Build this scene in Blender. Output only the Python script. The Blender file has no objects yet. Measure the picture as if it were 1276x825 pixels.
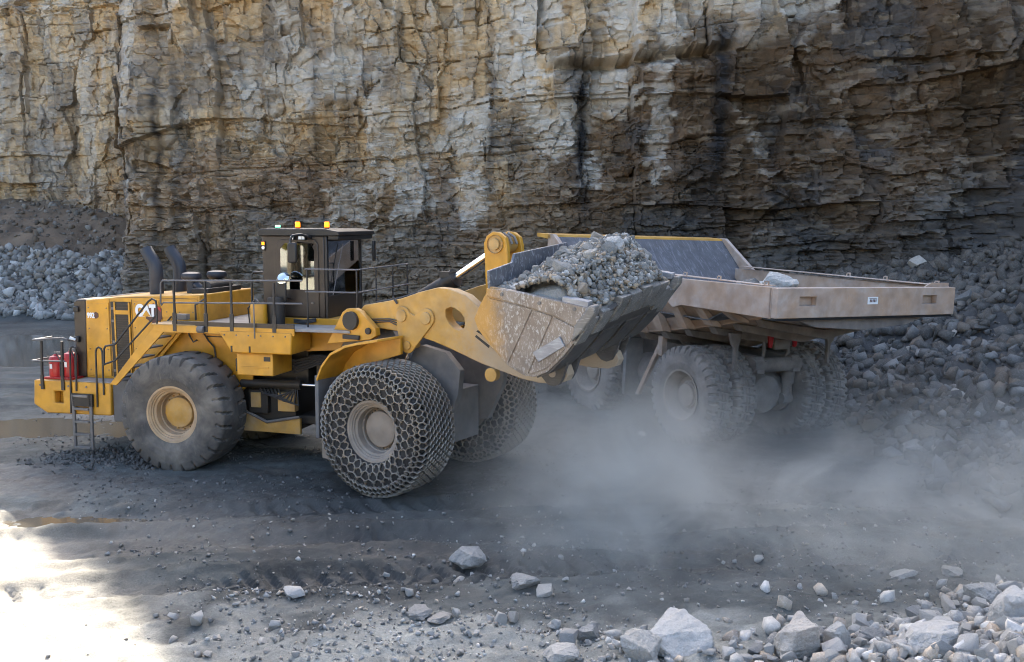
import bpy, bmesh, math, random
import numpy as np
from mathutils import Matrix, Vector
from mathutils.geometry import tessellate_polygon

scene = bpy.context.scene
COL = scene.collection
rnd = random.Random(7)
R = math.radians

# ------------------------------------------------------------------ camera
cam_d = bpy.data.cameras.new('camera')
cam = bpy.data.objects.new('camera', cam_d)
COL.objects.link(cam)
cam.location = (0, 0, 5.72)
cam.rotation_euler = (math.pi / 2 - 0.1125, 0, 0)
cam_d.sensor_width = 36.0
cam_d.lens = 36.0 * 1234 / 1276
cam_d.clip_end = 3000
scene.camera = cam

# ------------------------------------------------------------------ sky and sun
SUN_H = (0.0, 1.0)          # horizontal direction towards the sun: straight behind the cliff
SUN_EL = 38.0
world = bpy.data.worlds.new('World')
scene.world = world
world.use_nodes = True
wn = world.node_tree.nodes
bg = wn['Background']
sky = wn.new('ShaderNodeTexSky')
sky.sky_type = 'NISHITA'
sky.sun_disc = False
sky.sun_elevation = R(SUN_EL)
sky.sun_rotation = math.atan2(SUN_H[0], SUN_H[1])
sky.air_density = 0.9
sky.dust_density = 4.0
sky.ozone_density = 1.0
world.node_tree.links.new(sky.outputs[0], bg.inputs[0])
bg.inputs[1].default_value = 0.12
sun_d = bpy.data.lights.new('sun', 'SUN')
sun_d.energy = 4.0
sun_d.angle = R(0.53)
sun_d.color = (1.0, 0.93, 0.82)
sun = bpy.data.objects.new('sun', sun_d)
COL.objects.link(sun)
sd = Vector((SUN_H[0] * math.cos(R(SUN_EL)), SUN_H[1] * math.cos(R(SUN_EL)), math.sin(R(SUN_EL))))
sun.rotation_euler = sd.to_track_quat('Z', 'Y').to_euler()
sun.location = (20, 60, 60)

vs = scene.view_settings
vs.view_transform = 'Standard'
vs.look = 'None'
vs.exposure = 2.6
vs.gamma = 1.0
vs.use_curve_mapping = False
scene.render.engine = 'CYCLES'
cy = scene.cycles
cy.use_denoising = True
cy.max_bounces = 6
cy.diffuse_bounces = 3
cy.glossy_bounces = 4
cy.transmission_bounces = 6
cy.volume_bounces = 1
cy.volume_step_rate = 0.5
cy.volume_max_steps = 128
cy.filter_width = 1.05
cy.use_adaptive_sampling = True
cy.adaptive_threshold = 0.02
cy.caustics_reflective = False
cy.caustics_refractive = False
cy.sample_clamp_indirect = 6.0

# ------------------------------------------------------------------ numpy noise
def _hash(ix, iy, seed):
    h = (ix.astype(np.int64) * 374761393 + iy.astype(np.int64) * 668265263 + seed * 974634777) & 0xFFFFFFFF
    h = ((h ^ (h >> 13)) * 1274126177) & 0xFFFFFFFF
    h = (h ^ (h >> 16)) & 0xFFFFFFFF
    return h / 4294967295.0

def vnoise(x, y, seed=0):
    ix = np.floor(x); iy = np.floor(y)
    fx = x - ix; fy = y - iy
    fx = fx * fx * (3 - 2 * fx); fy = fy * fy * (3 - 2 * fy)
    a = _hash(ix, iy, seed); b = _hash(ix + 1, iy, seed)
    c = _hash(ix, iy + 1, seed); d = _hash(ix + 1, iy + 1, seed)
    return (a + (b - a) * fx) * (1 - fy) + (c + (d - c) * fx) * fy

def fbm(x, y, seed=0, octv=4, gain=0.5):
    s = 0; a = 1.0; t = 0
    for k in range(octv):
        s = s + a * vnoise(x * 2 ** k + 17.3 * k, y * 2 ** k + 9.1 * k, seed + k)
        t += a; a *= gain
    return s / t

def sst(a, b, x):
    t = np.clip((x - a) / (b - a), 0, 1)
    return t * t * (3 - 2 * t)

# ------------------------------------------------------------------ object helpers
def link(o, parent=None):
    COL.objects.link(o)
    if parent is not None:
        o.parent = parent
    return o

def tag(o, label=None, cat=None, group=None, kind=None):
    if label: o['label'] = label
    if cat: o['category'] = cat
    if group: o['group'] = group
    if kind: o['kind'] = kind
    return o

def empty(name, mat=None):
    o = bpy.data.objects.new(name, None)
    o.empty_display_size = 0.5
    link(o)
    if mat is not None: o.matrix_world = mat
    return o

class G:
    """collects shapes, then becomes one mesh object"""
    def __init__(s):
        s.v = []; s.f = []
    def add(s, vs, fs, M=None):
        n = len(s.v)
        for p in vs:
            p = Vector(p)
            if M is not None: p = M @ p
            s.v.append(tuple(p))
        s.f += [tuple(i + n for i in f) for f in fs]
        return s
    def box(s, x0, x1, y0, y1, z0, z1, M=None):
        v = [(x, y, z) for x in (x0, x1) for y in (y0, y1) for z in (z0, z1)]
        f = [(0, 1, 3, 2), (4, 6, 7, 5), (0, 4, 5, 1), (2, 3, 7, 6), (0, 2, 6, 4), (1, 5, 7, 3)]
        return s.add(v, f, M)
    def prism(s, outl, y0, y1, holes=(), M=None, axis='y'):
        """polygon in (x,z) with holes, extruded along y (or (y,z) along x, (x,y) along z)"""
        def P(a, b, t):
            return {'y': (a, t, b), 'x': (t, a, b), 'z': (a, b, t)}[axis]
        loops = [list(outl)] + [list(h) for h in holes]
        flat = [p for l in loops for p in l]
        n = len(flat)
        v = [P(a, b, y0) for a, b in flat] + [P(a, b, y1) for a, b in flat]
        tris = tessellate_polygon([[Vector((a, b, 0)) for a, b in l] for l in loops])
        f = [tuple(t) for t in tris] + [tuple(i + n for i in reversed(t)) for t in tris]
        k = 0
        for l in loops:
            m = len(l)
            for i in range(m):
                j = (i + 1) % m
                f.append((k + i, k + j, k + j + n, k + i + n))
            k += m
        return s.add(v, f, M)
    def tube(s, pts, r, seg=8, cap=True, M=None):
        pts = [Vector(p) for p in pts]
        rr = r if isinstance(r, (list, tuple)) else [r] * len(pts)
        v = []; f = []
        t0 = (pts[1] - pts[0]).normalized()
        up = Vector((0, 0, 1)) if abs(t0.z) < .9 else Vector((0, 1, 0))
        nrm = t0.cross(up).normalized()
        for i, p in enumerate(pts):
            if i == 0: t = (pts[1] - pts[0]).normalized()
            elif i == len(pts) - 1: t = (pts[-1] - pts[-2]).normalized()
            else: t = ((pts[i + 1] - p).normalized() + (p - pts[i - 1]).normalized()).normalized()
            nrm = (nrm - t * nrm.dot(t)).normalized()
            b = t.cross(nrm)
            for k in range(seg):
                a = 2 * math.pi * k / seg
                v.append(p + (nrm * math.cos(a) + b * math.sin(a)) * rr[i])
        for i in range(len(pts) - 1):
            for k in range(seg):
                k2 = (k + 1) % seg
                f.append((i * seg + k, i * seg + k2, (i + 1) * seg + k2, (i + 1) * seg + k))
        if cap:
            f.append(tuple(range(seg)))
            f.append(tuple((len(pts) - 1) * seg + k for k in range(seg)))
        return s.add(v, f, M)
    def lathe(s, prof, seg=32, M=None, cap=True):
        """profile of (r, y) about the y axis"""
        v = []; f = []
        for r, y in prof:
            for k in range(seg):
                a = 2 * math.pi * k / seg
                v.append((r * math.cos(a), y, r * math.sin(a)))
        for i in range(len(prof) - 1):
            for k in range(seg):
                k2 = (k + 1) % seg
                f.append((i * seg + k, i * seg + k2, (i + 1) * seg + k2, (i + 1) * seg + k))
        if cap:
            f.append(tuple(range(seg)))
            f.append(tuple((len(prof) - 1) * seg + k for k in range(seg)))
        return s.add(v, f, M)
    def cyl(s, a, b, r, seg=16, M=None):
        return s.tube([a, b], r, seg, True, M)
    def build(s, name, mat, parent=None, bev=0.0, smooth=35, ml=None, recalc=True):
        me = bpy.data.meshes.new(name)
        me.from_pydata(s.v, [], s.f)
        if recalc:
            bm = bmesh.new(); bm.from_mesh(me)
            bmesh.ops.recalc_face_normals(bm, faces=bm.faces)
            bm.to_mesh(me); bm.free()
        me.materials.append(mat)
        o = link(bpy.data.objects.new(name, me), parent)
        if ml is not None: o.matrix_local = ml
        if smooth:
            me.shade_smooth()
            me.set_sharp_from_angle(angle=R(smooth))
        if bev:
            m = o.modifiers.new('bevel', 'BEVEL')
            m.width = bev; m.segments = 2; m.limit_method = 'ANGLE'; m.angle_limit = R(40)
            m.harden_normals = False
        return o

def np_mesh(name, verts, faces, mat, parent=None, smooth=True, angle=None):
    """verts (n,3), faces (m,k) numpy arrays -> object"""
    me = bpy.data.meshes.new(name)
    verts = np.asarray(verts, np.float32); faces = np.asarray(faces, np.int32)
    m, k = faces.shape
    me.vertices.add(len(verts)); me.vertices.foreach_set('co', verts.ravel())
    me.loops.add(m * k); me.loops.foreach_set('vertex_index', faces.ravel())
    me.polygons.add(m)
    me.polygons.foreach_set('loop_start', np.arange(0, m * k, k, dtype=np.int32))
    me.polygons.foreach_set('loop_total', np.full(m, k, np.int32))
    me.update(calc_edges=True)
    if smooth:
        me.polygons.foreach_set('use_smooth', np.ones(m, bool))
        if angle: me.set_sharp_from_angle(angle=R(angle))
    me.materials.append(mat)
    return link(bpy.data.objects.new(name, me), parent)

def grid_faces(nu, nv):
    i = np.arange(nu * nv).reshape(nv, nu)
    return np.stack([i[:-1, :-1], i[:-1, 1:], i[1:, 1:], i[1:, :-1]], -1).reshape(-1, 4)

def set_col(o, name, rgb):
    a = o.data.attributes.new(name, 'FLOAT_COLOR', 'POINT')
    n = len(o.data.vertices)
    c = np.ones((n, 4), np.float32); c[:, :3] = rgb.reshape(n, -1)[:, :3] if rgb.ndim > 1 else rgb[:, None]
    a.data.foreach_set('color', c.ravel())

# ------------------------------------------------------------------ materials
class NT:
    def __init__(s, name):
        s.m = bpy.data.materials.new(name); s.m.use_nodes = True
        s.t = s.m.node_tree; s.n = s.t.nodes; s.n.clear()
        s.out = s.n.new('ShaderNodeOutputMaterial')
    def new(s, ty, **kw):
        n = s.n.new(ty)
        for k, v in kw.items():
            if hasattr(n, k): setattr(n, k, v)
        return n
    def lk(s, a, b): s.t.links.new(a, b)
    def obj(s):
        return s.new('ShaderNodeTexCoord').outputs['Object']
    def noise(s, vec, scale, detail=4, rough=.6, dist=0):
        n = s.new('ShaderNodeTexNoise')
        n.inputs['Scale'].default_value = scale; n.inputs['Detail'].default_value = detail
        n.inputs['Roughness'].default_value = rough; n.inputs['Distortion'].default_value = dist
        if vec is not None: s.lk(vec, n.inputs['Vector'])
        return n.outputs['Fac']
    def ramp(s, fac, stops):
        n = s.new('ShaderNodeValToRGB')
        el = n.color_ramp.elements
        while len(el) < len(stops): el.new(0.5)
        for e, (p, c) in zip(el, stops):
            e.position = p
            e.color = (c, c, c, 1) if not isinstance(c, (tuple, list)) else (*c, 1)
        s.lk(fac, n.inputs[0]); return n.outputs[0]
    def mix(s, fac, a, b, mode='MIX'):
        n = s.new('ShaderNodeMix'); n.data_type = 'RGBA'; n.blend_type = mode
        for sock, val in ((n.inputs[0], fac), (n.inputs[6], a), (n.inputs[7], b)):
            if isinstance(val, (int, float)): sock.default_value = val
            elif isinstance(val, tuple): sock.default_value = (*val, 1)
            else: s.lk(val, sock)
        return n.outputs[2]
    def math(s, op, a, b=None, clamp=False):
        n = s.new('ShaderNodeMath'); n.operation = op; n.use_clamp = clamp
        for sock, val in ((n.inputs[0], a), (n.inputs[1], b)):
            if val is None: continue
            if isinstance(val, (int, float)): sock.default_value = val
            else: s.lk(val, sock)
        return n.outputs[0]
    def scale(s, vec, sc):
        n = s.new('ShaderNodeMapping'); s.lk(vec, n.inputs[0]); n.inputs['Scale'].default_value = sc
        return n.outputs[0]
    def upness(s):
        g = s.new('ShaderNodeNewGeometry'); x = s.new('ShaderNodeSeparateXYZ')
        s.lk(g.outputs['Normal'], x.inputs[0]); return x.outputs[2]
    def bump(s, h, strength=.3, dist=.02):
        n = s.new('ShaderNodeBump'); n.inputs['Strength'].default_value = strength
        n.inputs['Distance'].default_value = dist; s.lk(h, n.inputs['Height']); return n.outputs[0]
    def bsdf(s, col, rough=.6, metal=0, normal=None, spec=None, coat=0):
        b = s.new('ShaderNodeBsdfPrincipled')
        for key, val in (('Base Color', col), ('Roughness', rough), ('Metallic', metal)):
            sock = b.inputs[key]
            if isinstance(val, (int, float)): sock.default_value = val
            elif isinstance(val, tuple): sock.default_value = (*val, 1)
            else: s.lk(val, sock)
        if normal is not None: s.lk(normal, b.inputs['Normal'])
        if spec is not None: b.inputs['Specular IOR Level'].default_value = spec
        if coat: b.inputs['Coat Weight'].default_value = coat
        s.lk(b.outputs[0], s.out.inputs[0]); return b

DUST = (0.36, 0.31, 0.25)

def painted(name, col, dirt=.35, dust=.5, rough=.45, dustcol=DUST, metal=0, scratch=0.0, scratch_col=(.5, .5, .5), sdir=(1.5, 6, 14), ssc=2.2, along=None):
    """paint or metal with worn blotches, fine speckle and settled dust on upward faces"""
    t = NT(name); v = t.obj()
    big = t.noise(v, 1.3, 5, .65, .4)
    fine = t.noise(v, 14, 5, .7)
    streak = t.noise(t.scale(v, (9, 9, .7)), 1.0, 4, .65)
    m = t.math('MULTIPLY', t.ramp(big, [(.38, 0), (.72, 1)]), dirt)
    m2 = t.math('MULTIPLY', t.ramp(fine, [(.5, 0), (.75, 1)]), dirt * .6)
    m3 = t.math('MULTIPLY', t.ramp(streak, [(.5, 0), (.8, 1)]), dirt * .7)
    fac = t.math('MAXIMUM', t.math('MAXIMUM', m, m2), m3)
    up = t.ramp(t.upness(), [(.35, 0), (.9, 1)])
    upd = t.math('MULTIPLY', up, t.math('ADD', t.math('MULTIPLY', big, dust), dust * .4), True)
    fac = t.math('MAXIMUM', fac, upd, True)
    c = t.mix(fac, col, dustcol)
    c = t.mix(t.math('MULTIPLY', t.ramp(t.noise(v, 3.1, 3, .5), [(.3, 1), (.62, 0)]), .42), c, (col[0] * .42, col[1] * .40, col[2] * .40))
    if scratch:
        s1 = t.noise(t.scale(v, sdir), ssc, 6, .75, 1.2)
        sf = t.math('MULTIPLY', t.ramp(s1, [(.52, 0), (.62, 1)]), scratch)
        c = t.mix(sf, c, scratch_col)
    if along:      # paint left or dust caked along the part: (x0, x1, colour, amount)
        sx = t.new('ShaderNodeSeparateXYZ'); t.lk(v, sx.inputs[0])
        mr = t.new('ShaderNodeMapRange'); t.lk(sx.outputs[0], mr.inputs[0]); mr.inputs[1].default_value = along[0]; mr.inputs[2].default_value = along[1]
        af = t.math('MULTIPLY', t.ramp(t.math('ADD', t.math('MULTIPLY', mr.outputs[0], .75), t.math('MULTIPLY', t.noise(v, 5, 6, .7, .5), .5)), [(.35, 0), (.75, 1)]), along[3])
        c = t.mix(af, c, along[2])
    rg = t.math('ADD', t.math('MULTIPLY', fac, .5), rough, True)
    t.bsdf(c, rg, metal, t.bump(fine, .12, .006))
    return t.m

def plain(name, col, rough=.5, metal=0, emit=None, es=0):
    t = NT(name)
    b = t.bsdf(col, rough, metal)
    if emit:
        b.inputs['Emission Color'].default_value = (*emit, 1); b.inputs['Emission Strength'].default_value = es
    return t.m

def rock_mat(name, cols, scale=1.0, dust=.0, attr=None, rnd_obj=True, bump=.5):
    """broken limestone: mottled, with dusty light faces and dark seams"""
    t = NT(name); v = t.obj()
    a = t.noise(v, 2.2 * scale, 6, .65, .6); b = t.noise(v, 9 * scale, 6, .7); c3 = t.noise(v, 38 * scale, 4, .7)
    col = t.ramp(a, [(.3, cols[0]), (.5, cols[1]), (.7, cols[2])])
    if rnd_obj:
        oi = t.new('ShaderNodeObjectInfo')
        col = t.mix(.55, col, t.ramp(oi.outputs['Random'], [(0, cols[0]), (.35, cols[1]), (.7, cols[2]), (1, cols[3])]))
    if attr:
        at = t.new('ShaderNodeAttribute'); at.attribute_name = attr
        col = t.mix(.8, col, at.outputs['Color'])
    col = t.mix(t.math('MULTIPLY', t.ramp(b, [(.45, 0), (.75, 1)]), .45), col, tuple(x * .5 for x in cols[1]))
    col = t.mix(t.math('MULTIPLY', t.ramp(c3, [(.5, 0), (.7, 1)]), .3), col, tuple(min(1, x * 1.5) for x in cols[2]))
    if dust:
        up = t.ramp(t.upness(), [(.2, 0), (.9, 1)])
        col = t.mix(t.math('MULTIPLY', up, dust), col, DUST)
    h = t.math('ADD', t.math('MULTIPLY', b, .7), t.math('MULTIPLY', c3, .3))
    t.bsdf(col, .85, 0, t.bump(h, min(1, bump * 1.6), .05), .3)
    return t.m

M = {}
YEL = (0.66, 0.31, 0.018)
M['yellow'] = painted('yellow_paint', YEL, .20, .45, .36, (.44, .32, .17))
M['yellow_dusty'] = painted('yellow_paint_dusty', (.58, .31, .05), .8, .85, .5, (.46, .37, .25))
M['arm'] = painted('lift_arm_paint', (.60, .31, .04), .45, .7, .45, (.46, .37, .25), 0, 0, (.5, .5, .5), (1, 1, 1), 1, (.9, 3.2, (.42, .335, .235), .85))
M['black'] = painted('black_paint', (.01, .01, .011), .1, .2, .4, (.15, .13, .11))
M['brown'] = painted('brown_cab_paint', (.036, .024, .016), .18, .3, .38, (.2, .165, .13))
M['rail'] = painted('rail_paint', (.012, .012, .014), .1, .3, .4)
M['greyrail'] = painted('grey_rail', (.1, .1, .11), .3, .4, .5)
M['steelgrey'] = painted('dusty_grey_steel', (.16, .15, .14), .5, .6, .5)
M['tread_plate'] = painted('grey_walkway', (.3, .29, .28), .5, .7, .6)
M['dark'] = painted('dark_machinery', (.022, .019, .016), .3, .4, .5, (.12, .095, .07))
M['hose'] = painted('hose_rubber', (.02, .02, .022), .2, .4, .5)
M['chrome'] = plain('chrome_rod', (.8, .8, .82), .18, 1)
M['exhaust'] = painted('exhaust_pipe', (.022, .028, .040), .25, .08, .42, (.09, .065, .045))
M['red'] = painted('red_cylinder', (.5, .012, .015), .1, .2, .3)
M['white'] = plain('white_print', (.8, .8, .78), .5)
M['logo_dark'] = plain('logo_dark', (.09, .035, .03), .5)
M['logo_red'] = plain('logo_red', (.5, .03, .02), .5)
M['rubber'] = painted('tyre_rubber', (.07, .065, .06), .95, .9, .75, (.27, .235, .19))
M['rubber_dusty'] = painted('dusty_tyre_rubber', (.15, .135, .12), .9, .8, .8, (.33, .29, .25))
M['rubber_dark'] = painted('chained_tyre_rubber', (.022, .021, .021), .4, .3, .7, (.10, .088, .075))
M['rim_y'] = painted('wheel_rim_paint', (.50, .33, .17), .6, .5, .5, (.42, .34, .26))
M['rim_d'] = painted('dusty_rim', (.33, .27, .21), .6, .6, .6, (.34, .29, .24))
M['chain'] = painted('chain_steel', (.33, .29, .24), .5, .35, .34, (.42, .36, .28), .7)
M['bucket'] = painted('worn_bucket_steel', (.27, .215, .165), .6, .6, .45, (.38, .32, .26), .15, .8, (.58, .55, .51), (7, 3, 3.2), 2.6, (3.25, 2.45, (.60, .31, .05), .8))
M['bucket_in'] = painted('bucket_inner_steel', (.13, .14, .16), .5, .4, .45, (.3, .27, .23), .3, .7, (.46, .47, .5), (4, 4, 2), 2.5)
M['bucket_dark'] = painted('bucket_floor_steel', (.07, .062, .055), .5, .5, .5, (.18, .155, .13), .2, .5, (.16, .14, .12))
M['wear'] = painted('bright_wear_steel', (.36, .37, .39), .4, .4, .45, (.36, .33, .3), .4, .5, (.55, .55, .57))
M['shroud'] = painted('lip_shroud_steel', (.2, .19, .17), .6, .6, .5, (.38, .34, .29), .3, .5, (.5, .48, .45))
M['mud_flap'] = painted('mud_flap_rubber', (.13, .13, .13), .5, .4, .7, (.26, .23, .2))
M['truck'] = painted('dusty_truck_paint', (.44, .29, .185), 1.0, .9, .7, (.48, .41, .355))
M['truck_y'] = painted('truck_yellow', (.62, .31, .03), .25, .3, .5, (.45, .34, .22))
M['truck_in'] = painted('truck_bed_steel', (.10, .108, .125), .5, .4, .45, (.24, .22, .2), .3, .5, (.3, .31, .34), (1, 5, 1), 1.5)
M['truck_dark'] = painted('truck_chassis', (.17, .145, .125), .8, .8, .7, (.31, .27, .235))
M['glass'] = None
t = NT('tinted_glass')
gl = t.new('ShaderNodeBsdfGlossy'); gl.inputs['Roughness'].default_value = .02
tr = t.new('ShaderNodeBsdfTransparent'); tr.inputs[0].default_value = (.34, .52, .46, 1)
fr = t.new('ShaderNodeFresnel'); fr.inputs[0].default_value = 1.5
mx = t.new('ShaderNodeMixShader')
t.lk(t.math('ADD', fr.outputs[0], .22, True), mx.inputs[0]); t.lk(tr.outputs[0], mx.inputs[1]); t.lk(gl.outputs[0], mx.inputs[2])
t.lk(mx.outputs[0], t.out.inputs[0]); M['glass'] = t.m
M['mirror'] = plain('mirror_glass', (.75, .8, .82), .04, 1)
M['amber'] = plain('amber_beacon', (1, .30, .01), .3, 0, (1, .22, .003), .55)
M['green'] = plain('green_lamp', (.2, .8, .5), .3, 0, (.25, 1, .6), .6)
M['lamp'] = plain('lamp_lens', (.8, .8, .75), .15)
M['seat'] = plain('seat_fabric', (.03, .03, .033), .8)
# ------------------------------------------------------------------ ground, talus and water
def cliff_y(x):
    """plan line of the cliff foot"""
    x = np.asarray(x, float)
    b = np.interp(x, [-120, -60, -36, -25, -24.2, -22.5, -19, 0, 20, 36, 70, 120], [86, 76, 71, 68, 66, 59.5, 57, 50, 42.5, 37, 20, -10])
    return b

def seg_dist(x, y, pts):
    d = np.full(np.broadcast(x, y).shape, 1e9); side = np.zeros_like(d)
    for (x0, y0), (x1, y1) in zip(pts[:-1], pts[1:]):
        dx, dy = x1 - x0, y1 - y0; L = dx * dx + dy * dy
        tt = np.clip(((x - x0) * dx + (y - y0) * dy) / L, 0, 1)
        e = np.hypot(x - x0 - tt * dx, y - y0 - tt * dy)
        sgn = np.sign((x - x0) * dy - (y - y0) * dx)
        up = e < d - 1e-9
        d = np.where(up, e, d); side = np.where(up, sgn, side)
    return d * side

FOOT = [(13.5, -30), (11.5, 8), (10.3, 17), (10.0, 22), (10.4, 28), (8.5, 33), (3.5, 40.5), (-6, 51), (-16, 55.5), (-30, 56), (-60, 58), (-120, 60)]
def ground_z(x, y, fine=True):
    x = np.asarray(x, float); y = np.asarray(y, float)
    z = -0.4 * sst(1.0, 6.0, x) * sst(17, 24, y)
    d = seg_dist(x, y, FOOT)                     # >0 inside the talus
    w = fbm(x * .25, y * .25, 31, 3) * 2.2 - 1.1
    slope = np.interp(x, [-60, -30, -18, -6, 4, 12, 30], [.85, .85, .62, .35, .55, .52, .6])
    tal = np.clip(d + w, 0, None) * slope
    lim = np.interp(x, [-60, -26, -20, -8, 4, 12, 30, 60], [11, 9.0, 4.2, 1.4, 2.4, 5.2, 8, 9])
    z = z + lim * (1 - np.exp(-tal / lim))
    if fine: z = z + sst(.5, 3, d) * ((fbm(x * .7, y * .7, 33, 4, .6) - .5) * 1.1)
    # near heap of broken stone at the lower right
    hp = np.exp(-(((x - 8.2) / 3.2) ** 2 + ((y - 10.6) / 2.5) ** 2))
    z = z + 1.3 * hp * (.8 + .4 * fbm(x * .7, y * .7, 12, 3))
    hp2 = np.exp(-(((x - 3.4) / 2.6) ** 2 + ((y - 10.6) / 1.5) ** 2))
    z = z + .25 * hp2
    if fine:
        z = z + (fbm(x * .35, y * .35, 5, 3) - .5) * .22
        dry = sst(-3.5, -6.5, x + (y - 12) * .75) * sst(21, 18, y)
        rough = (1 - .7 * dry) * .035 + .05 * sst(14.5, 12.5, y + (fbm(x * .5, y * .5, 8) - .5) * 4)
        z = z + (fbm(x * 2.3, y * 2.3, 6, 4, .6) - .5) * rough * 2.6 + (fbm(x * 7, y * 7, 9, 2, .6) - .5) * .075 * (1 - .6 * dry)
        # churned mud by the rear wheel and in the dark band
        ch = np.exp(-(((x + 9.2) / 2.4) ** 2 + ((y - 23.3) / 1.3) ** 2)) + .8 * sst(.55, .7, fbm(x * .3, y * .5, 77, 3)) * sst(20.5, 18, y) * sst(12.5, 14.5, y)
        z = z + (fbm(x * 4.5, y * 4.5, 66, 3, .65) - .42) * .17 * np.clip(ch, 0, 1)
        # long tyre ruts curving through the floor
        for off, ph in ((14.9, .8), (16.3, 2.1), (17.7, 0.), (19.2, .5), (31.5, 1.3), (33.8, 1.9), (37.2, .2)):
            yy = off + 1.2 * np.sin(x * .12 + ph) + .1 * x * .2
            q = np.abs(y - yy)
            lug = (np.mod(x * 2.6 + np.abs(y - yy) * 1.8, 1.0) < .42) * np.exp(-(q / .5) ** 4) * sst(.4, .6, fbm(x * .3, y * .5, 44, 2))
            z = z - .08 * lug - .11 * np.exp(-(q / .38) ** 2) * (.4 + fbm(x * .4, y * .2, 41)) + .10 * np.exp(-((q - .62) / .18) ** 2) * fbm(x * .8, y * .8, 43)
        # shallow basins that hold water
        for bx, by, rx, ry, dp in PUDDLES:
            z = z - dp * np.exp(-(((x - bx) / rx) ** 2 + ((y - by) / ry) ** 2) ** 2)
    return z

PUDDLES = [(-22.5, 44.5, 9.5, 5.2, .38), (-8.6, 18.9, 1.3, .55, .10), (-11.5, 27.0, 3.5, 1.2, .1), (-1.5, 27.5, 2.6, 1.2, .08)]

def axis_pts(segs):
    out = []
    for a, b, st in segs:
        out.append(np.arange(a, b, st))
    return np.concatenate(out + [[segs[-1][1]]])
gx = axis_pts([(-900, -100, 80), (-100, -46, 4), (-46, -17, .3), (-17, -11, .1), (-11, 12, .065), (12, 24, .13), (24, 46, .5), (46, 100, 5), (100, 900, 80)])
gy = axis_pts([(-900, -60, 60), (-60, 0, 4), (0, 8.5, .4), (8.5, 17, .055), (17, 26, .075), (26, 42, .13), (42, 72, .3), (72, 120, 4), (120, 900, 60)])
X, Y = np.meshgrid(gx, gy)
Z = ground_z(X, Y)
gv = np.stack([X, Y, Z], -1).reshape(-1, 3)

# colour of the floor: dark wet fines, paler gravel near the camera, limestone dust on the talus
n1 = fbm(X * .22, Y * .3, 51, 4); n2 = fbm(X * 1.3, Y * 1.6, 52, 4); n3 = fbm(X * .9 + Y * .2, Y * 4, 53, 4)
dark = np.array([.055, .061, .056]); mid = np.array([.170, .182, .166]); pale = np.array([.33, .33, .29]); tan = np.array([.15, .125, .095])
k = np.clip(n1 * 1.4 - .25 + (n3 - .5) * .9, 0, 1)[..., None]
gc = dark * (1 - k) + mid * k
k = (sst(.52, .7, n2) * .5 * sst(.4, .6, n1))[..., None]
gc = gc * (1 - k) + tan * k
band = sst(12.9, 14.2, Y + (n2 - .5) * 2) * sst(18.6, 16.5, Y + (n1 - .5) * 3) * sst(.35, .6, fbm(X * .35, Y * .5, 57, 3))
gc = gc * (1 - .5 * band * sst(-7.5, -5, X))[..., None]
edge = Y + (n1 - .5) * 5 + (n2 - .5) * 3.0 + np.clip(X - 2, 0, 20) * .1
k = (sst(13.7, 12.2, edge))[..., None]
gc = gc * (1 - k) + pale * (.7 + .6 * n2[..., None]) * k
k = (sst(-3.5, -6.5, X + (Y - 12) * .75 + (n1 - .5) * 3) * sst(21, 18, Y))[..., None] * .95      # dry fines at the left, paled to paint in the sunlit patch's glare
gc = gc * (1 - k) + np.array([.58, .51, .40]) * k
tald = seg_dist(X, Y, FOOT)
k = sst(-.5, 1.5, tald)[..., None]
talc = np.array([.085, .082, .078]) * (.6 + .8 * n2[..., None])
brownleft = (sst(-19, -23, X) * sst(3.5, 5.5, tald))[..., None]
talc = talc * (1 - brownleft * .85) + np.array([.25, .172, .105]) * (.35 + 1.1 * fbm(X * .9, Y * .5, 59, 4)[..., None]) * brownleft * .85
hi_ = sst(2.0, 4.5, Z)[..., None] * (X > -10)[..., None]
talc = talc * (1 - hi_ * .8) + np.array([.075, .058, .042]) * (.6 + .8 * n2[..., None]) * hi_ * .8
gc = gc * (1 - k) + talc * k
gc = gc * (.55 + .9 * fbm(X * 3.2, Y * 3.6, 58, 4, .65))[..., None]
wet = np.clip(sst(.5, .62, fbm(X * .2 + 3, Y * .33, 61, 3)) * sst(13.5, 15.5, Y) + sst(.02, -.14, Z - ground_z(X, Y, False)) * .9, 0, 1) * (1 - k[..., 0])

t = NT('quarry_floor'); v = t.obj()
at = t.new('ShaderNodeAttribute'); at.attribute_name = 'Col'
aw = t.new('ShaderNodeAttribute'); aw.attribute_name = 'Wet'
na = t.noise(v, 6, 6, .7); nb = t.noise(v, 30, 5, .75); nc = t.noise(v, 90, 3, .7)
c = t.mix(t.math('MULTIPLY', t.ramp(nb, [(.35, 0), (.7, 1)]), .5), at.outputs['Color'], (.035, .034, .032), 'MIX')
c = t.mix(t.math('MULTIPLY', t.ramp(na, [(.5, 0), (.8, 1)]), .35), c, (.2, .185, .16))
c = t.mix(t.math('MULTIPLY', t.ramp(nc, [(.62, 0), (.75, 1)]), .35), c, (.3, .28, .25))
wf = t.math('MULTIPLY', aw.outputs['Fac'], t.ramp(na, [(.35, 1), (.65, .35)]))
c = t.mix(t.math('MULTIPLY', wf, .45), c, (.03, .029, .028))
rg = t.math('SUBTRACT', .92, t.math('MULTIPLY', wf, .55))
h = t.math('ADD', t.math('MULTIPLY', nb, .6), t.math('MULTIPLY', nc, .4))
t.bsdf(c, rg, 0, t.bump(h, .9, .05), .4)
M['ground'] = t.m
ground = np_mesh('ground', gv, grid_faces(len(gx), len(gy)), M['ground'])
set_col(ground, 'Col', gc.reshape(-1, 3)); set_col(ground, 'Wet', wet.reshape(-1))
tag(ground, 'dark muddy quarry floor with ruts and broken stone', None, None, 'structure')

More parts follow.
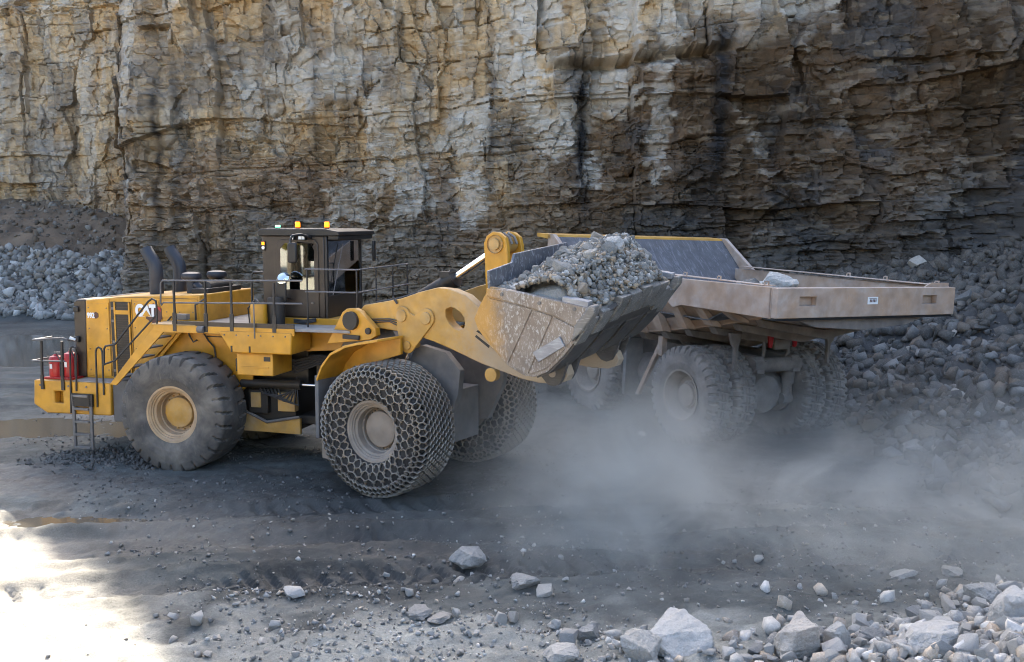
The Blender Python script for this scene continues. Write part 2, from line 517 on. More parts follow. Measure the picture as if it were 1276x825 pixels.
t = NT('muddy_water'); v = t.obj()
b = t.bsdf((.10, .085, .062), .10, 0, t.bump(t.noise(v, 1.6, 3, .5), .05, .02), .5)
M['water'] = t.m
for (bx, by, rx, ry, dp), lev in zip(PUDDLES, (-.10, -.085, -.05, -.3)):
    g = G(); n = 40
    g.add([(bx + 1.35 * rx * math.cos(2 * math.pi * i / n), by + 1.35 * ry * math.sin(2 * math.pi * i / n), lev) for i in range(n)], [tuple(range(n))])
    o = g.build('water', M['water'], None, smooth=0, recalc=False)
    tag(o, 'shallow muddy water standing on the quarry floor', None, None, 'structure')

# ------------------------------------------------------------------ cliff
def build_cliff():
    cx = axis_pts([(-110, -48, 1.5), (-48, -34, .12), (-34, 26, .055), (26, 40, .12), (40, 110, 1.5)])
    cz = axis_pts([(-1.5, 1.5, .2), (1.5, 19.5, .055), (19.5, 24, .2), (24, 40, .5)])
    U, V = np.meshgrid(cx, cz)
    rs = np.random.RandomState(11)
    def px(u): return (u - 638) / 1234.0 * 50          # a photo column, as metres along the face (about 50 m off)
    base = cliff_y(U)
    D = np.zeros_like(U)
    # buttresses and recesses
    D += (fbm(U * .09, V * .03, 101, 3) - .5) * 5.0
    D += (fbm(U * .3, V * .07, 102, 3) - .5) * 1.6
    def cells(x, wmin, wmax, seed, lo=-120, hi=120):
        r = np.random.RandomState(seed); e = [lo]
        while e[-1] < hi: e.append(e[-1] + r.uniform(wmin, wmax))
        e = np.array(e); i = np.clip(np.searchsorted(e, x) - 1, 0, len(e) - 2)
        return i, np.minimum(x - e[i], e[i + 1] - x), (x - e[i]) / (e[i + 1] - e[i])
    def facets(sx, sz, amp, tilt, seed, wob=.0, shear=0.0):
        """fracture faces: every cell of a jittered lattice is a plane with its own offset and tilt"""
        a_ = U / sx + (fbm(U / sx * .7, V / sz * .7, seed + 50, 2) - .5) * wob; b_ = (V - shear * U) / sz + (fbm(U / sx * .7 + 5, V / sz * .7, seed + 51, 2) - .5) * wob
        ia = np.floor(a_); ib = np.floor(b_); best = np.full(U.shape, 9.); sec = np.full(U.shape, 9.); h = np.zeros_like(U); ox = np.zeros_like(U); oz = np.zeros_like(U); h2_ = np.zeros_like(U); h3_ = np.zeros_like(U)
        for da in (-1, 0, 1):
            for db in (-1, 0, 1):
                ca = ia + da; cb = ib + db
                px_ = ca + .1 + .8 * _hash(ca, cb, seed); pz_ = cb + .1 + .8 * _hash(ca, cb, seed + 1)
                dd = np.maximum(np.abs(a_ - px_), np.abs(b_ - pz_)) * .75 + np.hypot(a_ - px_, b_ - pz_) * .25
                nb_ = dd < best
                sec = np.where(nb_, best, np.minimum(sec, dd)); best = np.where(nb_, dd, best)
                h = np.where(nb_, _hash(ca, cb, seed + 2), h); h2_ = np.where(nb_, _hash(ca, cb, seed + 3), h2_); h3_ = np.where(nb_, _hash(ca, cb, seed + 4), h3_)
                ox = np.where(nb_, a_ - px_, ox); oz = np.where(nb_, b_ - pz_, oz)
        return (h - .5) * amp + ox * (h2_ - .5) * tilt + oz * (h3_ - .35) * tilt, h, sec - best
    warp = (fbm(U * .25, V * .35, 103, 3) - .5) * 1.8
    ci, cd, cf = cells(U + warp + V * .05, 1.2, 4.2, 5)
    bench = V + (fbm(U * .12, V * 0, 104, 2) - .5) * 2.4 - .06 * (U + 15)           # long bedding plane about half-way up
    zone = (bench > 10.3).astype(int) + (bench > 5.2).astype(int)
    D += (_hash(ci, zone, 7) - .5) * 1.2 + (cf - .5) * (_hash(ci, zone, 8) - .5) * .9
    D += .45 * (bench > 10.3) - .3 * sst(10.4, 8.5, bench) * (bench > 7.5)          # upper beds overhang a soft seam
    big = (_hash(ci, zone * 0, 9) > .6)
    D -= .5 * np.exp(-(cd / .06) ** 2) * big * sst(.5, .6, fbm(U * .2, V * .35, 105, 3))
    # beds
    ze = [-3.]
    while ze[-1] < 44: ze.append(ze[-1] + rs.choice([.35, .5, .8, 1.2, 1.7, 2.2]))
    ze = np.array(ze)
    vb = V + (fbm(U * .15, V * .2, 106, 3) - .5) * 1.1 - .045 * U + (fbm(U * 1.2, V * .8, 116, 2) - .5) * .22
    bi = np.clip(np.searchsorted(ze, vb) - 1, 0, len(ze) - 2)
    bd = np.minimum(vb - ze[bi], ze[bi + 1] - vb)
    crk = sst(.45, .62, fbm(U * .22, V * .3, 160, 3))
    D += (_hash(bi, ci // 3, 20) - .5) * .5
    D -= .16 * np.exp(-(bd / .035) ** 2) * (_hash(bi, (U / 3).astype(int), 21) > .3) * crk
    # fracture faces: tall slabs above, thin flat ledges in the lower beds
    upz = sst(7.5, 11, bench)
    fA, hA, eA = facets(1.9, 3.4, .9, .8, 300, .22)
    fB, hB, eB = facets(1.5, .75, .55, .5, 310, .2, .045)
    D += fA * (.35 + .65 * upz) + fB * (1 - .55 * upz)
    fC, h1, eC = facets(.62, .85, .34, .5, 320, .22, .04)
    D += fC * (.5 + .5 * upz)
    fD, h2, eD = facets(.55, .24, .20, .26, 330, .22, .05)
    D += fD * (1 - .6 * upz)
    fE, hE, eE = facets(.24, .20, .08, .14, 340, .25, .03)
    D += fE * (1 - .5 * upz)
    d1 = eC
    zs = np.concatenate([[-3], -3 + np.cumsum(rs.uniform(.14, .5, 190))])
    vs2 = V + (fbm(U * .4, V * .5, 120, 3) - .5) * .5 - .05 * U
    si = np.clip(np.searchsorted(zs, vs2) - 1, 0, len(zs) - 2)
    sdst = np.minimum(vs2 - zs[si], zs[np.minimum(si + 1, len(zs) - 1)] - vs2)
    D -= .09 * np.exp(-(sdst / .03) ** 2) * sst(.5, .62, fbm(U * .5, V * .9, 161, 3)) * (1 - .6 * upz)
    D += (fbm(U * 1.1, V * 1.5, 130, 4, .55) - .5) * .3
    D += (fbm(U * 5, V * 6, 131, 3, .6) - .5) * .09
    D = np.where(U < -21.8, D * .8, D)
    D += 1.6 * np.exp(-((U + 20.6 + .08 * V) / 1.7) ** 2) * (1 + .05 * (14 - V)) - 1.4 * np.exp(-((U + 24.6) / .9) ** 2)   # buttress beside a recess
    # overhanging ledge with a deep slot under it (upper middle)
    sl = np.exp(-((V - 13.1 - .04 * (U - 5)) / .22) ** 2) * sst(1.2, 2.4, U) * sst(10.5, 9, U)
    D -= 1.0 * sl
    D += .5 * sst(12.9, 13.6, V - .04 * (U - 5)) * sst(1, 2.6, U) * sst(10.5, 8.5, U)
    lean = .035 * np.minimum(V, 34)
    D = D * (1 - sst(21, 26, V))
    P = np.stack([U + (fbm(U * 2, V * 2, 140, 2) - .5) * .12, base - D + lean, V], -1)
    # ragged rim, higher to the right
    rim = np.interp(cx, [-120, -30, -12, -10.2, -8.1, -6.6, -5.6, -4.3, 2, 60], [26.6, 26.6, 26.8, 27.5, 29.1, 29.9, 30.7, 32.2, 36.5, 38]) + (fbm(cx * .5, cx * 0, 150, 4) - .5) * .7
    zt = V / cz[-1]
    hi = V > 19.5
    P[..., 2] = np.where(hi, 19.5 + (V - 19.5) / (cz[-1] - 19.5) * (rim[None] - 19.5), V)
    # plateau behind the rim
    top = np.stack([np.broadcast_to(cx, (3, len(cx))), base[:3] * 0 + np.array([[60.], [140.], [600.]]) + base[0][None], np.stack([rim + .1, rim * 0 + 24, rim * 0 + 24])], -1)
    top[0, :, 1] = base[0] + 3
    P = np.concatenate([P, top], 0)

    # ---- rock colour
    cream = np.array([.56, .415, .25]); ochre = np.array([.47, .29, .125]); grey = np.array([.30, .255, .205]); white = np.array([.62, .565, .48])  # cream lifted to paint in warm light bounced onto the left face
    brown = np.array([.098, .064, .036]); black = np.array([.028, .026, .026]); dgrey = np.array([.085, .078, .072])
    a = fbm(U * .13, V * .2, 201, 4); b = fbm(U * .5, V * .25, 202, 4); cst = fbm(U * .9, V * .1, 203, 4)
    def mixc(c0, c1, k): k = np.clip(k, 0, 1)[..., None]; return c0 * (1 - k) + c1 * k
    vst = fbm(U * 1.15 + (fbm(U * .5, V * .5, 220, 2) - .5) * .8, V * .09, 221, 4, .6)       # vertical runs of wash and lime
    C = mixc(np.broadcast_to(cream, U.shape + (3,)), ochre, sst(.42, .62, b) * .8 * np.interp(U, [-40, -18, -6, 6], [1.0, 1.0, .7, .35]))
    C = mixc(C, grey, sst(.42, .6, fbm(U * .25, V * .3, 204, 4)) * .85)
    C = mixc(C, white * .85, sst(.55, .68, vst) * .6)
    C = mixc(C, grey * .5, sst(.42, .31, vst) * .5)
    C = mixc(C, grey * .6, (h1 - .55) * 1.5 * (h1 > .55))
    C = mixc(C, cream * 1.2, (.4 - h2) * 1.2 * (h2 < .4))
    C = mixc(C, grey * .5, (hA - .7) * 2 * (hA > .7))
    # lower beds and the right-hand face are iron-brown
    line = np.interp(U, [-40, -22, -12, -3, 1, 4, 8, 11, 14, 30], [4.5, 9.6, 9.2, 8.0, 8.5, 11.5, 13.2, 14.8, 17.0, 19.5])
    low = sst(.9, -1.6, V - line + (fbm(U * .3, V * .5, 205, 3) - .5) * 4.5 + (h1 - .5) * 1.2)
    lowa = low * np.interp(U, [-40, -24, -14, 0, 6, 12], [.25, .45, .72, .8, .97, 1.0])
    bcol = mixc(np.broadcast_to(brown, U.shape + (3,)), np.array([.150, .098, .058]), sst(.42, .62, fbm(U * .45, V * .8, 206, 4)))
    bcol = mixc(bcol, dgrey, sst(.48, .62, fbm(U * .3 + 9, V * .4, 207, 4)) * .8)
    bcol = mixc(bcol, np.array([.30, .23, .155]), sst(.78, .95, h2) * .5)
    bcol = bcol * np.interp(U, [-40, -10, 2, 8, 30], [2.6, 2.1, 1.3, .95, .85])[..., None]
    C = mixc(C, bcol, lowa)
    # fresh pale scars where blocks have come away
    scar = sst(.60, .68, fbm(U * .42, V * .3, 208, 4) + .10 * (h2 - .5) + .06 * (h1 - .5))
    rng = np.interp(U, [-40, -22, -14, 0, 8, 12, 30], [.25, .35, .5, .7, .7, .2, .06])
    C = mixc(C, white, scar * rng)
    for (sx, sz, rx, rz, kk) in [(1.0, 15.6, 1.5, 1.8, .8), (5.3, 15.2, 1.2, 1.6, .9), (7.3, 14.6, .8, 2.2, .6), (-2.2, 10.2, 1.6, 2.6, .55), (-2.0, 6.8, 1.0, 2.0, .5),
                                 (3.6, 7.8, .8, 1.0, .7), (6.9, 10.5, .7, 3.6, .5), (11.2, 15.6, 3.5, .9, .6), (-9.0, 14.8, .6, 2.5, .5), (-14.4, 12.5, .7, 2.4, .5), (-19.0, 11, .7, 3, .4), (.8, 12.6, .5, 3.5, .6)]:
        q = np.exp(-(((U - sx) / rx) ** 2 + ((V - sz) / rz) ** 2)) + (fbm(U * 1.3, V * 1.3, 209, 3) - .5) * .9 + (h2 - .5) * .3
        C = mixc(C, white * .95, sst(.45, .62, q) * kk)
    # seepage stains running down the joints
    st = sst(.60, .74, cst) * sst(.35, .6, fbm(U * .2, V * .12, 210, 3)) * np.interp(U, [-40, -22, -10, 4, 30], [.15, .5, .55, .75, .7])
    C = mixc(C, black, st * .75)
    for (sx, w, z0, z1, kk) in [(-19.9, .22, 3, 12.5, .8), (-18.8, .3, 5, 15, .55), (-10.5, .25, 5, 16, .4), (3.4, .35, 6, 12.5, .85), (3.1, .7, 11.6, 13.4, .6), (9.6, .45, 8.5, 14.2, .9), (9.0, 1.1, 4, 8.5, .6), (12.0, .3, 6, 12, .5), (-1.0, .2, 7, 13, .5)]:
        q = np.exp(-((U - sx - .5 * (fbm(V * .5, V * 0, 211, 3) - .5)) / w) ** 2) * sst(z0 - 1, z0 + .5, V) * sst(z1 + 1, z1 - .5, V) * (.5 + fbm(U * 3, V * 1.2, 212, 3))
        C = mixc(C, black, q * kk)
    # grey rock dust at the foot
    C = mixc(C, np.where((U < 3)[..., None], np.array([.19, .155, .115]), np.array([.10, .092, .083])), sst(6.5, 2.5, V + (fbm(U * .4, V * .4, 213, 3) - .5) * 4 - .12 * np.clip(U - 4, 0, 30)) * .7)
    # darker along open joints and bedding seams
    C = mixc(C, black, (np.exp(-(bd / .04) ** 2) * (_hash(bi, (U / 3).astype(int), 21) > .3) * crk + np.exp(-(d1 / .05) ** 2) * .25) * .4)
    C = C * (.82 + .36 * fbm(U * 6, V * 6, 214, 2))[..., None]
    C = np.concatenate([C, np.broadcast_to(np.array([.25, .22, .17]), (3,) + C.shape[1:])], 0)
    t = NT('quarry_cliff_rock'); v = t.obj()
    at = t.new('ShaderNodeAttribute'); at.attribute_name = 'Col'
    na = t.noise(v, 3.5, 6, .7, .5); nb = t.noise(t.scale(v, (1, 1, 2.2)), 10, 6, .72); nc = t.noise(v, 30, 4, .7)
    c = t.mix(t.math('MULTIPLY', t.ramp(nb, [(.5, 0), (.72, 1)]), .5), at.outputs['Color'], t.mix(1.0, at.outputs['Color'], (.42, .4, .38), 'MULTIPLY'))
    c = t.mix(t.math('MULTIPLY', t.ramp(na, [(.55, 0), (.75, 1)]), .35), c, t.mix(1.0, c, (1.5, 1.45, 1.35), 'MULTIPLY'))
    h = t.math('ADD', t.math('MULTIPLY', nb, .7), t.math('MULTIPLY', nc, .3))
    t.bsdf(c, .86, 0, t.bump(h, .8, .09), .3)
    o = np_mesh('cliff', P.reshape(-1, 3), grid_faces(len(cx), len(cz) + 3)[:, ::-1], t.m, smooth=True, angle=38)
    set_col(o, 'Col', C.reshape(-1, 3))
    tag(o, 'high layered limestone quarry face, cream above and brown below', None, None, 'structure')
    return o
build_cliff()
# ------------------------------------------------------------------ tyres, rims, chains
def tyre_profile(Rr, w, rim_r):
    """half section of a big earthmover tyre as (r, y), from the outer bead over the tread to the inner bead"""
    h = w / 2
    p = [(rim_r, .80 * h), (rim_r + .10 * (Rr - rim_r), .90 * h), (rim_r + .30 * (Rr - rim_r), 1.0 * h), (rim_r + .50 * (Rr - rim_r), 1.03 * h),
         (rim_r + .70 * (Rr - rim_r), 1.0 * h), (rim_r + .84 * (Rr - rim_r), .955 * h), (rim_r + .93 * (Rr - rim_r), .92 * h), (Rr - .012, .86 * h), (Rr, .76 * h)]
    return p

def resample(pts, n):
    pts = np.array(pts); d = np.r_[0, np.cumsum(np.hypot(*np.diff(pts, axis=0).T))]
    s = np.linspace(0, d[-1], n)
    return np.stack([np.interp(s, d, pts[:, 0]), np.interp(s, d, pts[:, 1])], -1), s

def make_tyre(name, Rr, w, rim_r, lugs, kind, mat, nth=288, ns=66):
    half = tyre_profile(Rr, w, rim_r)
    full = half + [(Rr + .004, 0)] + [(r, -y) for r, y in reversed(half)]
    pr, s = resample(full, ns)
    th = np.arange(nth) * 2 * math.pi / nth
    T, S = np.meshgrid(th, np.arange(ns))
    r = pr[S, 0]; y = pr[S, 1].copy()
    yn = y / (w / 2)
    tread = sst(Rr - .20, Rr - .10, r)
    ph = T * lugs / (2 * math.pi)
    if kind == 'rock':      # deep tread, slanted slots from both shoulders
        f1 = np.mod(ph + .35 * np.abs(yn) + np.where(yn > 0, 0, .5), 1.0)
        slot = (np.abs(f1 - .5) < .085) * (np.abs(yn) > .30)
        dep = .075
    else:                   # haul truck: blocky shoulders, centre blocks
        f1 = np.mod(ph + np.where(yn > 0, 0, .5), 1.0)
        slot = (np.abs(f1 - .5) < .17) * (np.abs(yn) > .52)
        f2 = np.mod(ph * 1.0 + .25 + .3 * yn, 1.0)
        slot = np.maximum(slot, (np.abs(f2 - .5) < .10) * (np.abs(yn) < .60) * .8)
        slot = np.maximum(slot, (np.abs(np.abs(yn) - .14) < .03) * .6)
        dep = .07
    r = r - dep * slot * tread
    y = y * (1 - .035 * slot * tread)
    # moulded ring on the sidewall
    r0 = rim_r + .35 * (Rr - rim_r)
    y = y + np.sign(y) * .008 * (np.abs(r - r0) < .02)
    v = np.stack([r * np.cos(T), y, r * np.sin(T)], -1).reshape(-1, 3)
    i = np.arange(nth * ns).reshape(ns, nth)
    i2 = np.roll(i, -1, axis=1)
    f = np.stack([i[:-1], i2[:-1], i2[1:], i[1:]], -1).reshape(-1, 4)
    me_o = np_mesh(name, v, f, mat, angle=40)
    me = me_o.data
    bpy.data.objects.remove(me_o)
    return me

def lathe_mesh(name, prof, mat, seg=56, bolts=None):
    g = G(); g.lathe(prof, seg)
    if bolts:
        for k in range(bolts[0]):
            a = 2 * math.pi * k / bolts[0]
            c, sn = math.cos(a) * bolts[1], math.sin(a) * bolts[1]
            g.cyl((c, bolts[2], sn), (c, bolts[2] - bolts[4], sn), bolts[3], 6)
    o = g.build(name, mat); me = o.data; bpy.data.objects.remove(o); return me

def chain_mesh(Rr, w, rim_r):
    """tyre protection chain: honeycomb of forged links wrapped over tread and sidewalls"""
    half = tyre_profile(Rr, w, rim_r)
    full = half[1:] + [(Rr + .004, 0)] + [(r, -y) for r, y in reversed(half[1:])]
    full = np.array(full); d = np.r_[0, np.cumsum(np.hypot(*np.diff(full, axis=0).T))]
    L = d[-1]
    def surf(th, s, off):
        r = np.interp(s, d, full[:, 0]); y = np.interp(s, d, full[:, 1])
        e = .01
        dr = np.interp(min(s + e, L), d, full[:, 0]) - np.interp(max(s - e, 0), d, full[:, 0])
        dy = np.interp(min(s + e, L), d, full[:, 1]) - np.interp(max(s - e, 0), d, full[:, 1])
        n = Vector((-dy, dr)).normalized()      # outward (r, y)
        r += n[0] * off; y += n[1] * off
        return Vector((r * math.cos(th), y, r * math.sin(th))), Vector((n[0] * math.cos(th), n[1], n[0] * math.sin(th)))
    g = G()
    jr = random.Random(4)
    def link_seg(a, b, wd, ht, off):
        off = off + jr.uniform(-.007, .007)
        p, n = surf(a[0], a[1], off); q, n2 = surf(b[0], b[1], off)
        t = (q - p)
        if t.length < 1e-4: return
        t.normalize(); n = (n + n2).normalized(); sdv = t.cross(n).normalized()
        p = p - t * wd * .5; q = q + t * wd * .5
        vv = []
        for c in (p, q):
            vv += [c + sdv * wd - n * ht, c + sdv * wd + n * ht * .6, c + sdv * wd * .4 + n * ht, c - sdv * wd * .4 + n * ht, c - sdv * wd + n * ht * .6, c - sdv * wd - n * ht]
        f = [(i, (i + 1) % 6, 6 + (i + 1) % 6, 6 + i) for i in range(6)] + [tuple(range(6)), tuple(range(6, 12))]
        g.add(vv, f)
    sw = d[np.argmin(np.abs(full[:, 0] - (rim_r + .84 * (Rr - rim_r))) + (full[:, 1] < 0) * 9)]
    # tread: dense zig-zag rows
    N = 62; s0, s1 = sw - .07, L - sw + .07; rows = 13
    dth = 2 * math.pi / N; ds = (s1 - s0) / rows
    for j in range(rows + 1):
        s = s0 + j * ds; o = .5 * (j % 2)
        for k in range(N):
            a = ((k + o) * dth, s - ds * .22); b = ((k + o + .5) * dth, s + ds * .22)
            c = ((k + o + 1) * dth, s - ds * .22)
            link_seg(a, b, .0135, .030, .035); link_seg(b, c, .0135, .030, .035)
            if j < rows:
                link_seg(b, (b[0], s + ds * .78), .012, .024, .035)
    # sidewalls: larger rings, as open hexagons
    for sgn in (0, 1):
        N2 = 29; dth2 = 2 * math.pi / N2; rws = 3
        sa, sb = (.03, sw - .07)
        dss = (sb - sa) / rws
        for j in range(rws + 1):
            s = sa + j * dss; o = .5 * (j % 2)
            for k in range(N2):
                def P(th, ss): return (th, ss if sgn == 0 else L - ss)
                a = P((k + o) * dth2, s - dss * .16); b = P((k + o + .5) * dth2, s + dss * .2); c = P((k + o + 1) * dth2, s - dss * .16)
                link_seg(a, b, .0115, .018, .022); link_seg(b, c, .0115, .018, .022)
                if j < rws: link_seg(b, P((k + o + .5) * dth2, s + dss * .84), .0115, .018, .022)
                for dx in (-.16, .16):     # little round connector rings at the joints
                    link_seg(P((k + o + .5 + dx) * dth2, s + dss * .1), P((k + o + .5 + dx) * dth2, s + dss * .34), .010, .014, .022)
    o = g.build('tyre_chain', M['chain'], recalc=False, smooth=30); me = o.data; bpy.data.objects.remove(o)
    return me

LT_R, LT_W, LRIM = 1.34, 1.14, .60
me_ltyre = make_tyre('tyre', LT_R, LT_W, LRIM, 26, 'rock', M['rubber'])
me_lrim = lathe_mesh('rim', [(.05, .08), (.2, .08), (.40, .08), (.44, .09), (.455, .12), (.455, .20), (.475, .22), (.49, .36), (.53, .38), (.54, .42), (.565, .425), (.575, .46), (.60, .475), (.61, .495), (.655, .50), (.665, .485), (.655, .455), (.60, .30), (.58, -.45)], M['rim_y'], 64)
me_lhub = lathe_mesh('hub', [(.02, .245), (.28, .24), (.345, .215), (.36, .17), (.36, .08)], M['yellow_dusty'], 48, (16, .405, .125, .022, .04))
me_lhubf = lathe_mesh('hub', [(.02, .245), (.31, .24), (.375, .215), (.39, .17), (.39, .08)], M['rim_d'], 48, (30, .425, .13, .013, .045))
me_lrimf = me_lrim.copy(); me_lrimf.materials.clear(); me_lrimf.materials.append(M['rim_d'])
me_ltyref = me_ltyre.copy(); me_ltyref.materials.clear(); me_ltyref.materials.append(M['rubber_dark'])
me_chain = chain_mesh(LT_R, LT_W, LRIM)
TT_R, TT_W, TRIM = 1.33, .76, .66
me_ttyre = make_tyre('tyre', TT_R, TT_W, TRIM, 34, 'truck', M['rubber_dusty'])
me_trim = lathe_mesh('rim', [(.02, .12), (.30, .12), (.34, .10), (.36, .04), (.40, .02), (.50, .05), (.55, .14), (.60, .27), (.64, .33), (.70, .36), (.71, .375), (.66, .37), (.62, .30), (.62, -.33)], M['rim_d'], 56)
me_thub = lathe_mesh('hub', [(.02, .20), (.26, .20), (.30, .175), (.31, .10)], M['rim_d'], 40, (16, .335, .115, .02, .03))

def wheel(parent, loc, side, meshes, ml=None, spin=0.0):
    """side -1: outer face towards -y. wheel = rim mesh with tyre, hub (and chain) under it"""
    Mx = Matrix.Translation(loc) @ Matrix.Rotation(0 if side > 0 else math.pi, 4, 'Z') @ Matrix.Rotation(spin, 4, 'Y')
    if ml is not None: Mx = ml @ Mx
    o = link(bpy.data.objects.new('wheel', meshes['wheel']), parent); o.matrix_local = Mx
    for k, me in meshes.items():
        if k != 'wheel': link(bpy.data.objects.new(k, me), o)
    return o
# ------------------------------------------------------------------ wheel loader
RO, RY, FY = (-7.12, 24.23), .2668, .5343
loader = empty('wheel_loader', Matrix.Translation((RO[0], RO[1], 0)) @ Matrix.Rotation(-RY, 4, 'Z'))
tag(loader, 'large yellow wheel loader with raised bucket full of rock', 'wheel loader')
MF = Matrix.Translation((2.945, 0, 0)) @ Matrix.Rotation(-(FY - RY), 4, 'Z') @ Matrix.Translation((2.945, 0, 0))
L = loader
def rp(g, name, mat, bev=.012, parent=None, **kw): return g.build(name, M[mat], parent or L, bev, **kw)
def fp(g, name, mat, bev=.012, **kw): return g.build(name, M[mat], L, bev, ml=MF, **kw)

HT = 1.74
for sy in (-1, 1):
    wheel(L, (0, sy * HT, 1.32), sy, {'wheel': me_lrim, 'tyre': me_ltyre, 'hub': me_lhub}, spin=.13)
    wheel(L, (0, sy * HT, 1.37), sy, {'wheel': me_lrimf, 'tyre': me_ltyref, 'hub': me_lhubf, 'tyre_chain': me_chain}, ml=MF, spin=.05)

# --- rear counterweight with a towing slot
def rr(x0, x1, z0, z1): return [(x0, z0), (x1, z0), (x1, z1), (x0, z1)]
prof = [(-4.08, 1.87), (-4.12, 1.28), (-3.75, 1.08), (-1.95, 1.10), (-1.93, 1.87)]
g = G(); g.prism(prof, -1.78, -1.55, [rr(-3.52, -3.28, 1.33, 1.62)]); g.prism(prof, -1.549, 1.78)
cw = rp(g, 'counterweight', 'yellow', .03)
g = G(); g.box(-3.02, -1.96, -1.74, 1.74, 1.872, 1.892); rp(g, 'walkway_plate', 'tread_plate', .004, cw)
g = G(); g.box(-1.94, -1.45, -1.7, -1.2, .95, 1.95); rp(g, 'mud_guard', 'mud_flap', .02)
g = G(); g.box(-3.9, -1.2, -1.2, 1.2, 1.0, 1.06); g.box(-2.2, -1.2, -1.1, 1.1, 1.06, 1.9); rp(g, 'rear_chassis', 'dark', .01)

# --- boarding ladder
g = G()
for x in (-2.94, -2.46): g.box(x - .035, x + .035, -1.86, -1.80, .27, 1.60)
lad = rp(g, 'ladder', 'steelgrey', .008)
for z in (.31, .62, .93, 1.24, 1.55):
    g = G(); g.box(-2.905, -2.495, -1.90, -1.78, z - .025, z + .025); rp(g, 'rung', 'steelgrey', .006, lad)
g = G(); g.box(-2.96, -2.40, -1.86, -1.79, 1.30, 1.60); 
for x0, x1 in ((-2.86, -2.66), ): pass
rp(g, 'ladder_bracket', 'dark', .006, lad)

# --- grab handles
def handle(pts, r=.02, mat='rail', name='grab_rail'):
    g = G(); g.tube(pts, r, 8); return rp(g, name, mat, 0)
handle([(-3.05, -1.80, 1.12), (-2.99, -1.80, 2.62), (-2.96, -1.80, 2.70), (-2.90, -1.80, 2.73), (-2.84, -1.80, 2.70), (-2.82, -1.80, 2.62), (-2.87, -1.80, 1.66)], .022)
handle([(-2.30, -1.80, 1.30), (-2.28, -1.80, 2.62), (-2.25, -1.80, 2.70), (-2.19, -1.80, 2.73), (-2.13, -1.80, 2.70), (-2.10, -1.80, 2.62), (-2.11, -1.80, 1.60)], .022)

# --- guard rail round the fire extinguishers
gr = G()
for x in (-3.82, -3.24): gr.box(x - .04, x + .04, -1.82, -1.785, 1.66, 2.0); gr.tube([(x, -1.80, 1.9), (x + .03, -1.80, 2.84)], .035, 8)
rp(gr, 'guard_post', 'rail', 0)
g = G(); g.tube([(-4.07, -1.1, 2.84), (-4.05, -1.78, 2.84), (-3.2, -1.80, 2.92), (-3.1, -1.76, 2.88), (-3.07, -1.5, 2.80), (-3.07, -1.5, 2.3)], .022)
rp(g, 'guard_rail', 'greyrail', 0)
g = G(); g.tube([(-4.10, -1.1, 2.34), (-4.08, -1.80, 2.34), (-3.15, -1.80, 2.36)], .02); rp(g, 'guard_rail', 'greyrail', 0)
for x, y, h in ((-3.72, -1.42, .56), (-3.38, -1.32, .64)):
    g = G(); ms = Matrix.Translation((x, y, 1.875)) @ Matrix.Rotation(math.pi / 2, 4, 'X')
    g.lathe([(.02, 0), (.15, 0), (.165, .03), (.165, h * .86), (.14, h * .95), (.06, h), (.05, h + .03)], 20, ms)
    e = rp(g, 'fire_extinguisher', 'red', 0)
    g = G(); g.box(x - .05, x + .02, y - .172, y - .166, 1.875 + h * .45, 1.875 + h * .65); rp(g, 'label_plate', 'white', 0, e)
    g = G(); g.cyl((x, y, 1.875 + h), (x, y, 1.875 + h + .09), .035, 8); g.box(x - .02, x + .14, y - .02, y + .02, 1.875 + h + .06, 1.875 + h + .09); rp(g, 'valve', 'steelgrey', 0, e)
    g = G(); g.tube([(x + .05, y - .03, 1.875 + h + .05), (x + .2, y - .1, 1.875 + h * .8), (x + .2, y - .12, 1.95)], .016, 6); rp(g, 'hose', 'hose', 0, e)
g = G(); g.box(-3.95, -3.15, -1.6, -1.1, 1.874, 1.92); rp(g, 'extinguisher_tray', 'red', .006)

# --- engine hood
hp = [(-3.02, 1.88), (-2.96, 3.79), (-1.7, 3.90), (.18, 3.97), (.18, 3.10), (-.85, 3.02), (-.9, 1.88)]
g = G(); g.prism(hp, -1.23, 1.23); hood = rp(g, 'hood', 'yellow', .035)
g = G(); g.prism([(-3.34, 1.9), (-3.30, 3.74), (-3.22, 3.79), (-2.965, 3.80), (-3.022, 1.9)], -1.21, 1.21); rg_ = rp(g, 'radiator_guard', 'brown', .03)
for y, z in ((-1.24, 3.55), (-1.27, 2.82)):
    g = G(); g.box(-3.30, -3.16, y - .02, y + .12, z - .07, z + .07); rp(g, 'rear_lamp_housing', 'black', .02, rg_)
g = G(); g.tube([(-3.26, -1.28, 2.8), (-3.36, -1.36, 2.86)], .05, 10); rp(g, 'rear_lamp', 'lamp', 0, rg_)
# panels of the hood, each a door of its own
def panel(x0, x1, z0, z1, z1b=None, name='hood_door', mat='yellow'):
    g = G(); g.prism([(x0, z0), (x1, z0), (x1, z1b or z1), (x0, z1)], -1.248, -1.231); return rp(g, name, mat, .006, hood)
panel(-2.92, -2.30, 1.95, 3.68, 3.73); d_cat = panel(-1.62, -.92, 2.55, 3.78, 3.80); panel(-.86, .12, 3.42, 3.83, 3.86)
panel(-1.62, -.95, 1.95, 2.52)
g = G(); g.box(-2.24, -1.70, -1.252, -1.226, 1.94, 3.76); gri = rp(g, 'grille', 'dark', 0, hood)
for z0, z1 in ((1.98, 2.52), (2.56, 3.45), (3.58, 3.74)):
    n = int((z1 - z0) / .055); g = G()
    for i in range(n):
        z = z0 + (z1 - z0) * (i + .5) / n
        g.box(-2.10, -1.74, -1.268, -1.25, z - .009, z + .013)
    rp(g, 'louvre', 'brown', 0, gri)
g = G(); g.box(-2.12, -1.72, -1.27, -1.251, 3.46, 3.56); rp(g, 'cross_bar', 'yellow', .004, gri)
